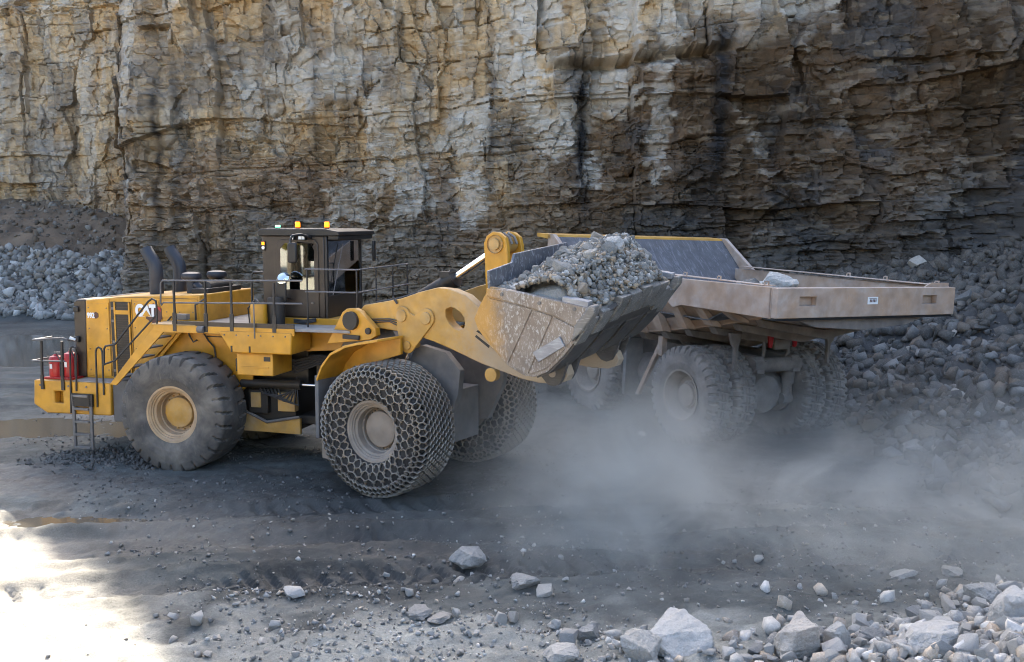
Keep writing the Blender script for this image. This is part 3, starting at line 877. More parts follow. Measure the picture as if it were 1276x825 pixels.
for x in (-2.12, -1.72):
    g = G(); g.box(x - .02, x + .02, -1.275, -1.249, 1.95, 3.75); rp(g, 'grille_frame', 'yellow', .004, gri)
for z in (2.1, 2.8, 3.3, 3.6):
    g = G(); g.box(-2.21, -2.14, -1.275, -1.25, z - .03, z + .03); rp(g, 'hinge', 'steelgrey', .004, gri)

def text_mesh(body, size, mat, parent, name, M4, ext=.006, off=.0, sx=1.0):
    cu = bpy.data.curves.new(name, 'FONT'); cu.body = body; cu.size = size; cu.extrude = ext; cu.offset = off
    cu.align_x = 'LEFT'; cu.space_character = .95
    tmp = bpy.data.objects.new(name, cu); COL.objects.link(tmp)
    dg = bpy.context.evaluated_depsgraph_get()
    me = bpy.data.meshes.new_from_object(tmp.evaluated_get(dg))
    bpy.data.objects.remove(tmp)
    me.transform(M4 @ Matrix.Diagonal((sx, 1, 1, 1))); me.materials.clear(); me.materials.append(mat); me.name = name
    return link(bpy.data.objects.new(name, me), parent)
side = Matrix.Rotation(math.pi / 2, 4, 'X')        # text upright, facing -y
def hexa(cx, cz, r, sq=1.0): return [(cx + r * math.cos(a) * sq, cz + r * math.sin(a)) for a in [math.pi / 6 + i * math.pi / 3 for i in range(6)]]
g = G(); g.prism(hexa(-1.05, 3.50, .25), -1.2535, -1.2495); rp(g, 'emblem', 'logo_dark', 0, d_cat)
g = G(); g.prism([(-1.06, 3.74), (-.86, 3.64), (-.86, 3.55)], -1.2575, -1.2540); rp(g, 'emblem', 'logo_red', 0, d_cat)
text_mesh('CAT', .36, M['white'], d_cat, 'lettering', Matrix.Translation((-1.54, -1.262, 3.45)) @ side, .004, .026, .80)
g = G(); g.prism([(-1.36, 3.43), (-1.13, 3.43), (-1.245, 3.58)], -1.2695, -1.2668); rp(g, 'emblem', 'yellow', 0, d_cat)
g = G(); g.prism(hexa(-2.66, 3.42, .085), -1.2535, -1.2495); rp(g, 'emblem', 'logo_dark', 0, hood)
text_mesh('992', .17, M['white'], hood, 'lettering', Matrix.Translation((-2.90, -1.262, 3.36)) @ side, .003, .009, .85)

# --- exhaust stacks and air pre-cleaners
for x, y in ((-1.52, -.5), (-1.40, .3)):
    g = G(); g.tube([(x + .05, y, 3.9), (x + .05, y, 4.30), (x + .05, y, 4.50), (x + .02, y, 4.62), (x - .05, y, 4.74), (x - .13, y, 4.85), (x - .19, y, 4.95), (x - .22, y, 5.02)], [.165, .165, .165, .165, .162, .158, .152, .148], 20)
    rp(g, 'exhaust_stack', 'exhaust', 0)
for x, y in ((-.56, -.4), (-.38, .42)):
    g = G(); ms = Matrix.Translation((x, y, 4.0)) @ Matrix.Rotation(math.pi / 2, 4, 'X')
    g.lathe([(.12, -.1), (.12, .24), (.20, .26), (.235, .30), (.245, .36), (.22, .42), (.10, .45), (.02, .45)], 24, ms)
    g.tube([(x + .1, y, 4.15), (x + .32, y, 4.0), (x + .34, y, 3.9)], .1, 12)
    rp(g, 'air_precleaner', 'exhaust', 0)
g = G(); g.box(-.35, .1, -.75, .75, 3.94, 4.08); g.cyl((-.1, -.5, 4.1), (-.1, .5, 4.1), .13, 12); rp(g, 'intake_duct', 'dark', .02)

# --- service deck, kick plate, fascia
g = G(); g.box(-.52, 4.3, -1.98, -.99, 3.27, 3.33); g.box(.2, 1.65, -1.0, 1.98, 3.27, 3.33); g.box(1.65, 4.3, 1.0, 1.98, 3.27, 3.33); g.box(3.35, 4.3, -.99, 1.0, 3.27, 3.33)
rp(g, 'service_deck', 'tread_plate', .004)
g = G(); g.box(-.05, 3.0, -2.01, -1.985, 3.335, 3.43); rp(g, 'kick_plate', 'brown', .004)
g = G(); g.box(-.52, 3.0, -2.015, -1.983, 3.17, 3.33); rp(g, 'deck_fascia', 'yellow', .006)
g = G(); g.box(-.6, .55, -2.02, -1.3, 3.334, 3.356); rp(g, 'stair_landing', 'yellow_dusty', .004)
g = G(); g.box(-.15, .15, -1.75, -1.6, 3.43, 3.56); g.cyl((.62, -2.03, 3.26), (.78, -2.03, 3.26), .08, 12); rp(g, 'deck_lamp', 'steelgrey', .01)

# --- stairway
st = G()
for y in (-1.98, -1.32): st.prism([(-1.78, 1.90), (-1.60, 1.88), (-.30, 3.16), (-.30, 3.26), (-.52, 3.32)], y - .02, y + .02)
stair = rp(st, 'stairway', 'yellow', .006)
for i in range(5):
    x = -1.58 + i * .235; z = 2.06 + i * .235
    g = G(); g.box(x - .11, x + .11, -1.955, -1.345, z - .02, z + .015); rp(g, 'step', 'steelgrey', .004, stair)
handle([(-1.92, -1.99, 2.34), (-1.90, -1.99, 2.72), (-1.86, -1.99, 2.79), (-1.60, -1.99, 2.84), (-.66, -1.99, 3.86), (-.56, -1.99, 3.92), (-.47, -1.99, 3.88), (-.45, -1.99, 3.78), (-.46, -1.99, 3.25)], .024)
handle([(-1.92, -1.99, 2.36), (-1.62, -1.99, 2.46), (-.46, -1.99, 3.56)], .022)
handle([(-1.86, -1.30, 2.0), (-1.74, -1.30, 2.2), (-.55, -1.30, 3.45)], .02)
g = G(); g.prism([(-.25, 3.2), (-.15, 3.2), (-.95, 2.35), (-1.05, 2.35)], -1.35, -1.29); rp(g, 'brace', 'yellow', .004)

# --- rails round the deck
for x, yy in ((.02, -1.99), (.82, -1.99), (1.47, -1.99), (2.52, -1.99)):
    g = G(); g.box(x - .045, x + .045, yy - .035, yy + .0, 3.2, 3.62); g.tube([(x, yy - .01, 3.5), (x, yy - .01, 4.33)], .03, 8); rp(g, 'rail_post', 'rail', 0)
for z in (4.34, 3.84):
    g = G(); g.tube([(-.34, -1.99, z - (.5 if z > 4 else 0)), (-.32, -1.99, z - .06), (-.27, -1.99, z), (3.2, -1.99, z + .05)], .02); rp(g, 'deck_rail', 'greyrail', 0)
g = G(); g.tube([(.45, -1.4, 4.3), (.45, -1.42, 3.9), (.2, -1.45, 3.75), (.2, -1.45, 3.4)], .025); rp(g, 'deck_rail', 'rail', 0)
for x0, x1 in ((1.35, 1.78), (1.95, 2.35)):
    g = G(); g.tube([(x0, -.9, 3.35), (x0, -.9, 4.42), (x0 + .06, -.9, 4.5), (x1 - .06, -.9, 4.5), (x1, -.9, 4.42), (x1, -.9, 3.35)], .026); rp(g, 'grab_rail', 'rail', 0)
for z in (4.62, 4.12):
    g = G(); g.tube([(3.05, -1.55, z), (4.25, -1.55, z), (4.3, -1.5, z), (4.3, 1.5, z)], .018); rp(g, 'deck_rail', 'greyrail', 0)
for x, y in ((3.1, -1.55), (4.28, -1.53), (4.3, -.5), (4.3, .5), (4.28, 1.5)):
    g = G(); g.tube([(x, y, 3.33), (x, y, 4.62)], .02); rp(g, 'rail_post', 'rail', 0)

# --- deck items
g = G(); g.lathe([(.02, 0), (.19, 0), (.19, .46), (.17, .5), (.02, .52)], 20, Matrix.Translation((1.86, -1.5, 3.33)) @ Matrix.Rotation(math.pi / 2, 4, 'X')); rp(g, 'filter_canister', 'yellow', 0)
g = G(); g.lathe([(.02, 0), (.19, 0), (.20, .55), (.19, .62), (.02, .64)], 20, Matrix.Translation((2.2, -1.32, 3.33)) @ Matrix.Rotation(math.pi / 2, 4, 'X')); rp(g, 'filter_canister', 'dark', 0)
g = G()
for k in range(4): g.tube([(1.5 + .05 * k, -1.3, 3.35), (1.5 + .06 * k, -1.35, 3.7 + .08 * k), (1.75, -1.42, 3.92 - .02 * k), (1.86, -1.5, 3.86)], .018, 6)
rp(g, 'hose', 'hose', 0)
g = G(); g.tube([(2.05, -2.05, 3.1), (2.05, -2.05, 3.9)], .018, 6); rp(g, 'drain_pipe', 'steelgrey', 0)

# --- boxes under the deck
g = G(); g.prism([(1.16, 3.21), (1.46, 2.76), (2.93, 2.76), (2.95, 3.24), (1.16, 3.24)], -2.05, -1.1); rp(g, 'side_tank', 'yellow', .03)
g = G(); g.box(1.52, 2.42, -1.94, -1.05, 2.25, 2.752); b2 = rp(g, 'battery_box', 'yellow', .02)
g = G(); g.box(1.62, 2.32, -1.955, -1.941, 2.42, 2.45); g.box(1.60, 2.34, -1.952, -1.941, 2.70, 2.72); rp(g, 'seam', 'yellow', .003, b2)
for x in (1.47, 1.92):
    g = G(); g.box(x - .02, x + .02, -2.06, -2.045, 2.78, 2.92); rp(g, 'bolt_slot', 'dark', 0)
g = G(); g.box(1.40, 1.50, -1.8, -1.6, 2.3, 2.6); rp(g, 'side_lamp', 'black', .02)
g = G(); g.prism([(-.9, 2.2), (-.85, 3.25), (1.55, 3.25), (1.45, 2.0), (.9, 1.5), (-.3, 1.5)], -1.15, -1.08); rp(g, 'inner_guard', 'yellow', .006)
g = G(); g.prism([(-.9, 2.2), (-.85, 3.25), (1.55, 3.25), (1.45, 2.0), (.9, 1.5), (-.3, 1.5)], 1.08, 1.15); rp(g, 'inner_guard', 'yellow', .006)

# --- rear frame and drive line
g = G(); g.prism([(-1.2, 1.0), (-1.2, 1.45), (.9, 1.45), (1.25, 1.14), (1.7, .96), (2.55, 1.12), (2.55, .74), (1.0, .76), (-.6, .8)], -.98, -.9)
g.prism([(-1.2, 1.0), (-1.2, 1.45), (.9, 1.45), (1.25, 1.14), (1.7, .96), (2.55, 1.12), (2.55, .74), (1.0, .76), (-.6, .8)], .9, .98)
rp(g, 'rear_frame', 'yellow_dusty', .01)
g = G(); g.tube([(1.0, -1.0, 1.26), (1.28, -1.0, 1.18), (1.7, -1.0, 1.0), (2.55, -1.0, 1.16)], .035, 6); rp(g, 'frame_edge', 'steelgrey', 0)
g = G(); g.box(-1.4, 2.4, -.88, .88, .78, 1.9); g.box(1.0, 2.7, -.8, .8, 1.9, 2.7); g.box(1.25, 1.75, -1.02, -.8, 1.2, 1.75); rp(g, 'transmission', 'dark', .02)
for x0, x1, z0, z1 in ((2.02, 2.46, 1.28, 1.72), (1.32, 1.58, 1.34, 1.70)):
    g = G(); g.box(x0, x1, -1.05, -.86, z0, z1); rp(g, 'valve_block', 'yellow_dusty', .015)
g = G(); g.cyl((1.15, -1.12, 1.92), (2.6, -1.08, 1.94), .10, 14); g.cyl((2.55, -1.08, 1.94), (2.66, -1.08, 1.94), .12, 14); sc = rp(g, 'steering_cylinder', 'dark', 0)
g = G(); g.cyl((2.6, -1.08, 1.94), (3.5, -1.05, 1.93), .042, 12); g.build('piston_rod', M['chrome'], sc, 0)
g = G()
for k in range(6): g.tube([(1.5 + .1 * k, -1.0, 1.85), (1.7 + .1 * k, -1.12, 1.70 - .03 * k), (2.1 + .1 * k, -1.14, 1.66 - .04 * k), (2.5, -1.0, 1.8 + .06 * k)], .022, 6)
for k in range(5): g.tube([(2.0, -.95, 2.55 - .05 * k), (2.5, -1.05, 2.48 - .07 * k), (3.0, -.9, 2.6 - .05 * k), (3.6, -.7, 2.5)], .028, 6)
rp(g, 'hydraulic_hose', 'hose', 0)
for sgn in (-1, 1):
    g = G(); g.lathe([(.3, -1.3), (.34, -.9), (.42, -.3), (.42, .3), (.34, .9), (.3, 1.3)], 20, Matrix.Translation((0, 0, 1.32)))
    if sgn < 0: rp(g, 'axle', 'dark', 0)
    else: fp(g, 'axle', 'dark', 0)
g = G(); g.box(2.4, 3.3, -.75, .75, .95, 1.15); g.box(2.4, 3.3, -.75, .75, 2.35, 2.6); g.cyl((2.945, 0, .9), (2.945, 0, 2.7), .22, 18); rp(g, 'hitch', 'dark', .02)
for y0 in (-.98, .9):
    g = G(); g.prism([(2.75, 2.7), (2.75, 3.26), (4.2, 3.26), (4.15, 3.0), (3.75, 3.0), (3.55, 2.75)], y0, y0 + .08); rp(g, 'cab_mount', 'yellow', .01)
g = G(); g.box(1.7, 4.2, -1.02, 1.02, 3.27, 3.47); rp(g, 'cab_plinth', 'yellow', .01)
g = G()
for k in range(3): g.tube([(2.5, -1.06, 3.38 + .03 * k), (2.75, -1.09, 3.36 + .03 * k), (3.05, -1.06, 3.41 + .03 * k)], .022, 6)
rp(g, 'hose', 'hose', 0)

# --- cab
CW = .96
cab = G()
cab.prism([(1.68, 3.47), (1.68, 5.34), (3.24, 5.34), (3.24, 3.47)], -CW, -CW + .07, [[(2.13, 3.62), (2.98, 3.62), (3.00, 5.02), (2.92, 5.17), (2.27, 5.17), (2.15, 5.04)]])
cab.prism([(1.68, 3.47), (1.68, 5.34), (3.24, 5.34), (3.24, 3.47)], CW - .07, CW, [[(2.13, 3.62), (2.98, 3.62), (3.00, 5.02), (2.92, 5.17), (2.27, 5.17), (2.15, 5.04)]])
cab.box(1.68, 1.75, -CW + .071, CW - .071, 3.47, 4.2); cab.box(1.68, 1.75, -CW + .071, CW - .071, 4.95, 5.34); cab.box(1.68, 1.75, -CW + .071, -CW + .3, 4.2, 4.95); cab.box(1.68, 1.75, CW - .3, CW - .071, 4.2, 4.95)
cab.box(1.75, 3.24, -CW + .071, CW - .071, 3.47, 3.54)
cab = rp(cab, 'cab', 'brown', .02)
g = G(); g.prism([(-CW, 3.47), (CW, 3.47), (CW, 5.34), (-CW, 5.34)], 3.245, 3.31, [[(-CW + .09, 3.98), (CW - .09, 3.98), (CW - .09, 5.22), (-CW + .09, 5.22)]], axis='x'); rp(g, 'windscreen_frame', 'black', .012, cab)
g = G(); g.box(3.27, 3.285, -CW + .085, CW - .085, 3.975, 5.225); rp(g, 'windscreen', 'glass', 0, cab)
g = G(); g.prism([(2.06, 3.50), (3.10, 3.50), (3.10, 5.16), (3.02, 5.26), (2.16, 5.26), (2.06, 5.14)], -CW - .028, -CW - .003, [[(2.14, 4.12), (2.99, 4.12), (3.00, 5.02), (2.92, 5.17), (2.27, 5.17), (2.15, 5.04)]])
door = rp(g, 'door', 'brown', .01, cab)
g = G(); g.prism([(2.13, 4.11), (3.00, 4.11), (3.01, 5.03), (2.93, 5.18), (2.26, 5.18), (2.14, 5.05)], -CW - .018, -CW - .010); rp(g, 'door_window', 'glass', 0, door)
g = G(); g.box(2.92, 2.98, -CW - .07, -CW - .028, 3.8, 3.84); rp(g, 'door_handle', 'steelgrey', .005, door)
g = G(); g.prism([(2.13, 3.63), (2.99, 3.63), (3.0, 5.03), (2.93, 5.18), (2.26, 5.18), (2.14, 5.05)], CW - .04, CW - .03); rp(g, 'side_window', 'glass', 0, cab)
g = G(); g.box(1.71, 1.72, -CW + .3, CW - .3, 4.2, 4.95); rp(g, 'rear_window', 'glass', 0, cab)
g = G(); g.prism([(1.62, 5.345), (1.60, 5.45), (1.68, 5.50), (3.30, 5.50), (3.62, 5.44), (3.64, 5.36), (3.50, 5.345)], -CW - .06, CW + .06); roof = rp(g, 'roof', 'black', .03, cab)
g = G(); g.box(3.33, 3.60, -CW, CW, 5.25, 5.355); rp(g, 'sun_visor', 'black', .02, cab)
# inside the cab: seat, steering console
g = G(); g.box(2.15, 2.75, -.3, .3, 3.95, 4.1); g.box(2.08, 2.25, -.28, .28, 4.1, 4.85); g.box(2.1, 2.2, -.16, .16, 4.87, 5.06); g.box(2.25, 2.6, -.26, .26, 3.54, 3.95); rp(g, 'seat', 'seat', .04, cab)
g = G(); g.box(2.95, 3.2, -.35, .35, 3.54, 4.15); g.box(2.3, 2.9, .35, .5, 3.54, 4.2); g.box(2.3, 2.9, -.5, -.36, 3.54, 4.15); rp(g, 'console', 'seat', .02, cab)
# beacons
for x, y, m in ((2.28, -.35, 'amber'), (3.0, -.3, 'amber'), (1.9, -.6, 'green')):
    hgt = .13 if m == 'amber' else .05
    g = G(); g.cyl((x, y, 5.49), (x, y, 5.53), .055, 12); bc = rp(g, 'beacon_base', 'black', 0, cab)
    g = G(); g.lathe([(.02, 0), (.06, 0), (.06, hgt * .8), (.045, hgt), (.01, hgt)], 14, Matrix.Translation((x, y, 5.531)) @ Matrix.Rotation(math.pi / 2, 4, 'X')); rp(g, 'beacon_lens', m, 0, bc)
for x in (2.52, 2.72, 2.8):
    g = G(); g.box(x - .05, x + .05, -CW - .15, -CW - .061, 5.25, 5.36); wl = rp(g, 'work_lamp', 'black', .01, cab)
    g = G(); g.box(x - .035, x + .035, -CW - .156, -CW - .151, 5.265, 5.335); rp(g, 'lamp_lens', 'lamp', 0, wl)
g = G(); g.box(1.67, 1.78, -CW - .03, -CW - .005, 5.0, 5.22); tl = rp(g, 'marker_lamp', 'black', .005, cab)
g = G(); g.box(1.69, 1.76, -CW - .036, -CW - .031, 5.13, 5.20); rp(g, 'lamp_lens', 'amber', 0, tl)
g = G(); g.cyl((1.725, -CW - .031, 5.07), (1.725, -CW - .038, 5.07), .04, 12); rp(g, 'lamp_lens', 'lamp', 0, tl)
# mirrors on arms
g = G(); g.tube([(2.95, -CW - .05, 5.30), (2.85, -1.3, 5.38), (2.70, -1.42, 5.36), (2.66, -1.45, 5.25), (2.70, -1.45, 4.85)], .03, 8); ma = rp(g, 'mirror_arm', 'black', 0, cab)
g = G(); g.box(2.60, 2.82, -1.50, -1.42, 4.75, 5.2, ); rp(g, 'mirror', 'black', .035, cab)
g = G(); g.tube([(2.40, -CW - .03, 3.9), (2.42, -1.25, 3.95), (2.36, -1.28, 4.2), (2.36, -1.28, 4.32)], .016, 6); rp(g, 'mirror_arm', 'black', 0, cab)
g = G(); g.box(2.20, 2.46, -1.33, -1.27, 3.86, 4.34); rp(g, 'mirror', 'black', .03, cab)
g = G(); g.lathe([(.01, .07), (.10, .055), (.155, .0), (.155, -.03), (.01, -.04)], 18, Matrix.Translation((2.38, -1.32, 4.40)) @ Matrix.Rotation(math.pi * .8, 4, 'X')); rp(g, 'convex_mirror', 'mirror', 0, cab)
g = G(); g.tube([(3.34, -.75, 4.0), (3.35, -.2, 5.15)], .012, 6); rp(g, 'wiper', 'steelgrey', 0, cab)
g = G(); g.box(3.55, 3.60, CW + .05, CW + .2, 4.7, 5.2); rp(g, 'mirror', 'black', .02, cab)

# ================================================================== front frame
g = G(); g.box(-2.75, .75, -.68, .68, .85, 2.0); g.box(-2.95, -1.2, -.6, .6, 2.0, 2.5); fp(g, 'front_frame', 'steelgrey', .02)
tow = [(-2.2, 2.0), (-1.75, 3.05), (-1.35, 3.72), (-1.0, 3.8), (-.45, 3.45), (-.3, 3.2), (.1, 2.95), (.4, 3.06), (1.0, 2.94), (1.36, 2.58), (1.30, 2.05), (.9, 1.2), (-1.2, 1.0)]
for y0, y1 in ((-1.0, -.82), (.82, 1.0)):
    g = G(); g.prism(tow, y0, y1); fp(g, 'loader_tower', 'steelgrey', .012)
for s in (-1, 1):
    g = G(); g.prism([(-1.80, 3.00), (-1.34, 3.72), (-1.22, 3.80), (-1.0, 3.82), (-.86, 3.76), (-.45, 3.42), (-.42, 3.26), (-.6, 3.16)], s * 1.52, s * 1.36); fp(g, 'arm_bracket', 'yellow', .015)
    g = G(); g.cyl((-.62, s * 1.36, 3.35), (-.62, s * 1.57, 3.35), .07, 14); g.cyl((-1.08, s * 1.3, 3.55), (-1.08, s * 1.60, 3.55), .2, 20); g.box(-1.3, -.85, s * 1.5, s * 1.58, 3.15, 3.24); fp(g, 'bracket_pin', 'dark' if s < 0 else 'yellow', .006)
    # fender: rolled strip with an upright inner wall
    up = [(-1.45, 2.36), (-1.30, 2.66), (-1.06, 2.93), (-.66, 3.12), (-.23, 3.22), (.2, 3.30)]
    dn = [(x + .02, z - .05) for x, z in reversed(up)]
    g = G(); g.prism(up + dn, s * 2.28, s * 1.40); fen = fp(g, 'fender', 'yellow', .008)
    g = G(); g.prism([(-1.45, 2.36)] + up[1:] + [(.2, 2.9), (-.9, 2.55)], s * 1.5, s * 1.42); fp(g, 'fender_wall', 'yellow', .006)
    g = G(); g.box(-1.52, -1.42, s * 2.25, s * 1.3, 1.06, 2.42); fp(g, 'mud_flap', 'mud_flap', .015)
    g = G(); g.box(-1.62, -1.38, s * 1.95, s * 1.0, .55, 1.05); fp(g, 'mud_guard', 'rim_d', .02)

# lift arms, with their lightening holes
arm = [(-1.0, 3.52), (-1.05, 3.75), (-.9, 3.88), (-.4, 3.97), (.09, 4.06), (.55, 4.21), (1.0, 4.32), (1.35, 4.30), (1.70, 4.19), (2.0, 3.98), (2.27, 3.70), (2.7, 3.35), (3.2, 3.12), (3.75, 3.02), (3.98, 2.92), (4.05, 2.75), (3.98, 2.62), (3.8, 2.55), (3.4, 2.54), (3.0, 2.59), (2.08, 2.82), (1.3, 3.08), (.9, 3.20), (.3, 3.33), (-.3, 3.38), (-.8, 3.42)]
hole = [(1.20, 3.84), (1.24, 3.90), (1.33, 3.93), (1.45, 3.91), (1.57, 3.84), (1.66, 3.73), (1.68, 3.58), (1.64, 3.50), (1.54, 3.47), (1.42, 3.50), (1.29, 3.60), (1.21, 3.73)]
for s in (-1, 1):
    g = G(); g.prism(arm, s * 1.30, s * 1.02, [hole]); la = fp(g, 'lift_arm', 'arm', .018)
    g = G(); c1 = [(.13 + .2 * math.cos(a), 3.70 + .2 * math.sin(a)) for a in np.linspace(.4, 3.5, 10)]
    c2 = [(.75 + .2 * math.cos(a), 3.68 + .2 * math.sin(a)) for a in np.linspace(-.7, 2.2, 10)]
    c3 = [(.27 + .17 * math.cos(a), 3.08 + .17 * math.sin(a)) for a in np.linspace(3.3, 5.8, 8)]
    g.prism(c2 + [(.45, 3.72)] + c1 + c3, s * 1.35, s * 1.303); bp = g.build('cylinder_bracket', M['arm'], la, .012)
    for cx, cz, rr_, y0 in ((.27, 3.08, .09, 1.0), (.13, 3.70, .13, 1.34), (.75, 3.68, .13, 1.34)):
        g = G(); g.cyl((cx, s * y0, cz), (cx, s * 1.385, cz), rr_, 18); g.build('pin', M['yellow_dusty'], la, .006)
    g = G(); g.lathe([(.02, 0), (.17, 0), (.17, -.1), (.02, -.1)], 20, Matrix.Translation((3.78, s * 1.32 + (.0 if s < 0 else .1), 2.78))); g.cyl((3.78, s * 1.3, 2.78), (3.78, s * 1.46, 2.78), .08, 12); g.build('bucket_pin', M['rim_d'], la, .006)
    for q in ([(1.96, 3.47), (2.0, 3.50), (2.30, 3.36), (2.28, 3.32)], [(1.93, 3.36), (1.96, 3.40), (2.28, 3.20), (2.26, 3.15)]):
        g = G(); g.prism(q, s * 1.304, s * 1.3005); g.build('weld_slot', M['dark'], la)
    g = G(); g.cyl((-.35, s * 1.16, 1.4), (.1, s * 1.16, 2.65), .13, 16); lc = fp(g, 'lift_cylinder', 'dark', 0)
    g = G(); g.cyl((.1, s * 1.16, 2.65), (.27, s * 1.16, 3.08), .075, 14); g.build('piston_rod', M['chrome'], lc)
    g = G(); g.cyl((2.33, s * 1.2, 2.62), (2.33, s * 1.36, 2.62), .14, 18); g.build('stop_pad', M['yellow_dusty'], la, .008)
g = G(); g.cyl((2.15, -1.05, 3.25), (2.15, 1.05, 3.25), .24, 20); g.box(1.75, 2.6, -.5, .5, 3.0, 3.45); fp(g, 'cross_tube', 'yellow_dusty', 0)
g = G(); g.tube([(-.75, -1.06, 3.93), (-.2, -1.1, 4.02), (.3, -1.05, 4.16)], .03, 6); g.tube([(-.2, -1.16, 4.0), (-.1, -1.33, 4.08), (0, -1.33, 3.95)], .025, 6); fp(g, 'hose', 'hose', 0)

# tilt lever and tilt cylinder
lev = [(1.57, 4.90), (1.55, 5.22), (1.62, 5.37), (1.76, 5.46), (1.93, 5.44), (2.07, 5.34), (2.12, 5.15), (2.15, 4.7), (2.4, 3.9), (2.75, 3.2), (2.9, 2.9), (2.7, 2.75), (2.45, 2.95), (1.95, 3.15), (1.80, 3.5), (1.6, 4.1)]
lv = G()
for y0, y1 in ((-.36, -.24), (.24, .36)): lv.prism(lev, y0, y1)
lv.box(1.7, 1.95, -.24, .24, 3.7, 4.75)
lev_o = fp(lv, 'tilt_lever', 'yellow', .015)
g = G(); g.cyl((1.84, -.43, 5.20), (1.84, .43, 5.20), .12, 18); g.lathe([(.19, -.40), (.19, -.365), (.12, -.365)], 20, Matrix.Translation((1.84, 0, 5.20)), cap=False); g.cyl((1.84, -.23, 5.2), (1.84, .23, 5.2), .2, 20); g.build('lever_pin', M['yellow_dusty'], lev_o, .006)
g = G(); g.tube([(1.9, -.15, 5.43), (2.05, -.15, 5.35), (2.12, -.15, 5.2)], .03, 8); g.tube([(1.9, .05, 5.43), (2.05, .05, 5.35), (2.12, .05, 5.2)], .03, 8); g.build('grease_line', M['steelgrey'], lev_o, 0)
g = G(); g.cyl((-1.0, 0, 3.62), (.42, 0, 4.36), .17, 18); g.cyl((.34, 0, 4.31), (.60, 0, 4.45), .21, 18); g.box(.3, .55, -.2, .2, 4.45, 4.58); tc = fp(g, 'tilt_cylinder', 'dark', 0)
g = G(); g.cyl((.58, 0, 4.44), (1.84, 0, 5.20), .085, 16); g.build('piston_rod', M['chrome'], tc)
g = G(); g.prism([(2.6, 2.7), (2.95, 2.95), (3.4, 3.3), (3.5, 3.15), (2.95, 2.7)], -.16, .16); fp(g, 'tilt_link', 'yellow_dusty', .01)

# bucket
BW = 2.08
MB = MF @ Matrix.Translation((3.8, 0, 3.66)) @ Matrix.Rotation(R(4.5), 4, 'X') @ Matrix.Translation((-3.8, 0, -3.6))
outer = [(2.76, 4.55), (2.58, 4.22), (2.42, 3.93), (2.50, 3.72), (2.81, 3.37), (3.13, 3.07), (3.48, 2.90), (3.72, 2.90), (3.99, 3.02), (4.33, 3.34), (4.80, 3.88)]
inner = [(4.80, 3.98), (4.30, 3.42), (3.95, 3.11), (3.70, 3.00), (3.50, 3.0), (3.20, 3.15), (2.90, 3.43), (2.62, 3.75), (2.53, 3.93), (2.68, 4.2), (2.84, 4.55)]
g = G(); g.prism(outer + inner, -BW + .06, BW - .06); bucket = g.build('bucket', M['bucket_dark'], L, 0, ml=MB)
def bk(g, name, mat, bev=.01): return g.build(name, M[mat], bucket, bev)
sp = [(2.74, 4.46), (2.58, 4.22), (2.42, 3.93), (2.50, 3.72), (2.81, 3.37), (3.13, 3.06), (3.48, 2.89), (3.72, 2.88), (3.99, 3.0), (4.33, 3.32), (4.78, 3.85), (4.88, 4.08), (4.90, 4.25), (4.15, 4.38), (3.3, 4.51), (2.82, 4.56)]
for s in (-1, 1):
    g = G(); g.prism(sp, s * BW, s * (BW - .06)); bk(g, 'side_plate', 'bucket')
    g = G(); g.prism([(2.76, 4.53), (2.76, 4.39), (3.3, 4.29), (4.16, 4.09), (4.74, 3.86), (4.88, 4.06), (4.90, 4.25), (4.15, 4.38), (3.3, 4.51)], s * (BW + .05), s * (BW + .002)); bk(g, 'side_rim', 'bucket', .012)
    for q in ([(2.50, 3.93), (2.86, 3.40), (3.16, 3.12), (3.72, 4.17), (2.80, 4.34)], [(3.22, 3.08), (3.50, 2.94), (3.58, 2.94), (4.14, 4.06), (3.78, 4.15)], [(3.64, 2.94), (3.96, 3.06), (4.30, 3.38), (4.68, 3.84), (4.20, 4.04)]):
        g = G(); g.prism(q, s * (BW + .022), s * (BW + .002)); bk(g, 'wear_plate', 'bucket', .008)
    g = G(); g.prism([(3.73, 3.37), (4.30, 3.70), (4.40, 3.53), (3.84, 3.19)], s * (BW + .075), s * (BW + .024)); bk(g, 'wear_block', 'wear', .01)
    g = G()
    for x, z in ((3.1, 4.43), (3.9, 4.30), (4.62, 4.22)): g.cyl((x, s * BW, z), (x, s * (BW + .075), z), .035, 8)
    bk(g, 'bolt', 'steelgrey', 0)
    g = G(); g.box(4.35, 4.88, s * (BW + .02), s * (BW - .16), 4.27, 4.40, Matrix.Translation((4.6, 0, 4.33)) @ Matrix.Rotation(R(8), 4, 'Y') @ Matrix.Translation((-4.6, 0, -4.33))); bk(g, 'corner_bar', 'wear', .01)
    for y in (s * .95, s * 1.45):
        g = G(); g.prism([(3.35, 2.95), (3.66, 2.60), (3.78, 2.57), (3.92, 2.62), (4.0, 2.76), (4.15, 3.16)], y - .05, y + .05); bk(g, 'hinge_plate', 'bucket_dark', .012)
# spill guard, stepped up in the middle
g = G(); g.prism([(-BW, 4.50), (BW, 4.50), (BW, 4.86), (1.2, 4.92), (1.1, 5.08), (-1.1, 5.08), (-1.2, 4.92), (-BW, 4.86)], 2.76, 2.82, axis='x'); bk(g, 'spill_guard', 'bucket_in', .01)
g = G(); g.prism([(2.845, 4.54), (2.69, 4.2), (2.54, 3.93), (2.63, 3.76), (2.91, 3.44), (3.21, 3.16), (3.5, 3.01), (3.51, 3.03), (3.22, 3.18), (2.92, 3.46), (2.645, 3.77), (2.56, 3.93), (2.71, 4.2), (2.865, 4.54)], -BW + .07, BW - .07); bk(g, 'inner_lining', 'bucket_in', 0)
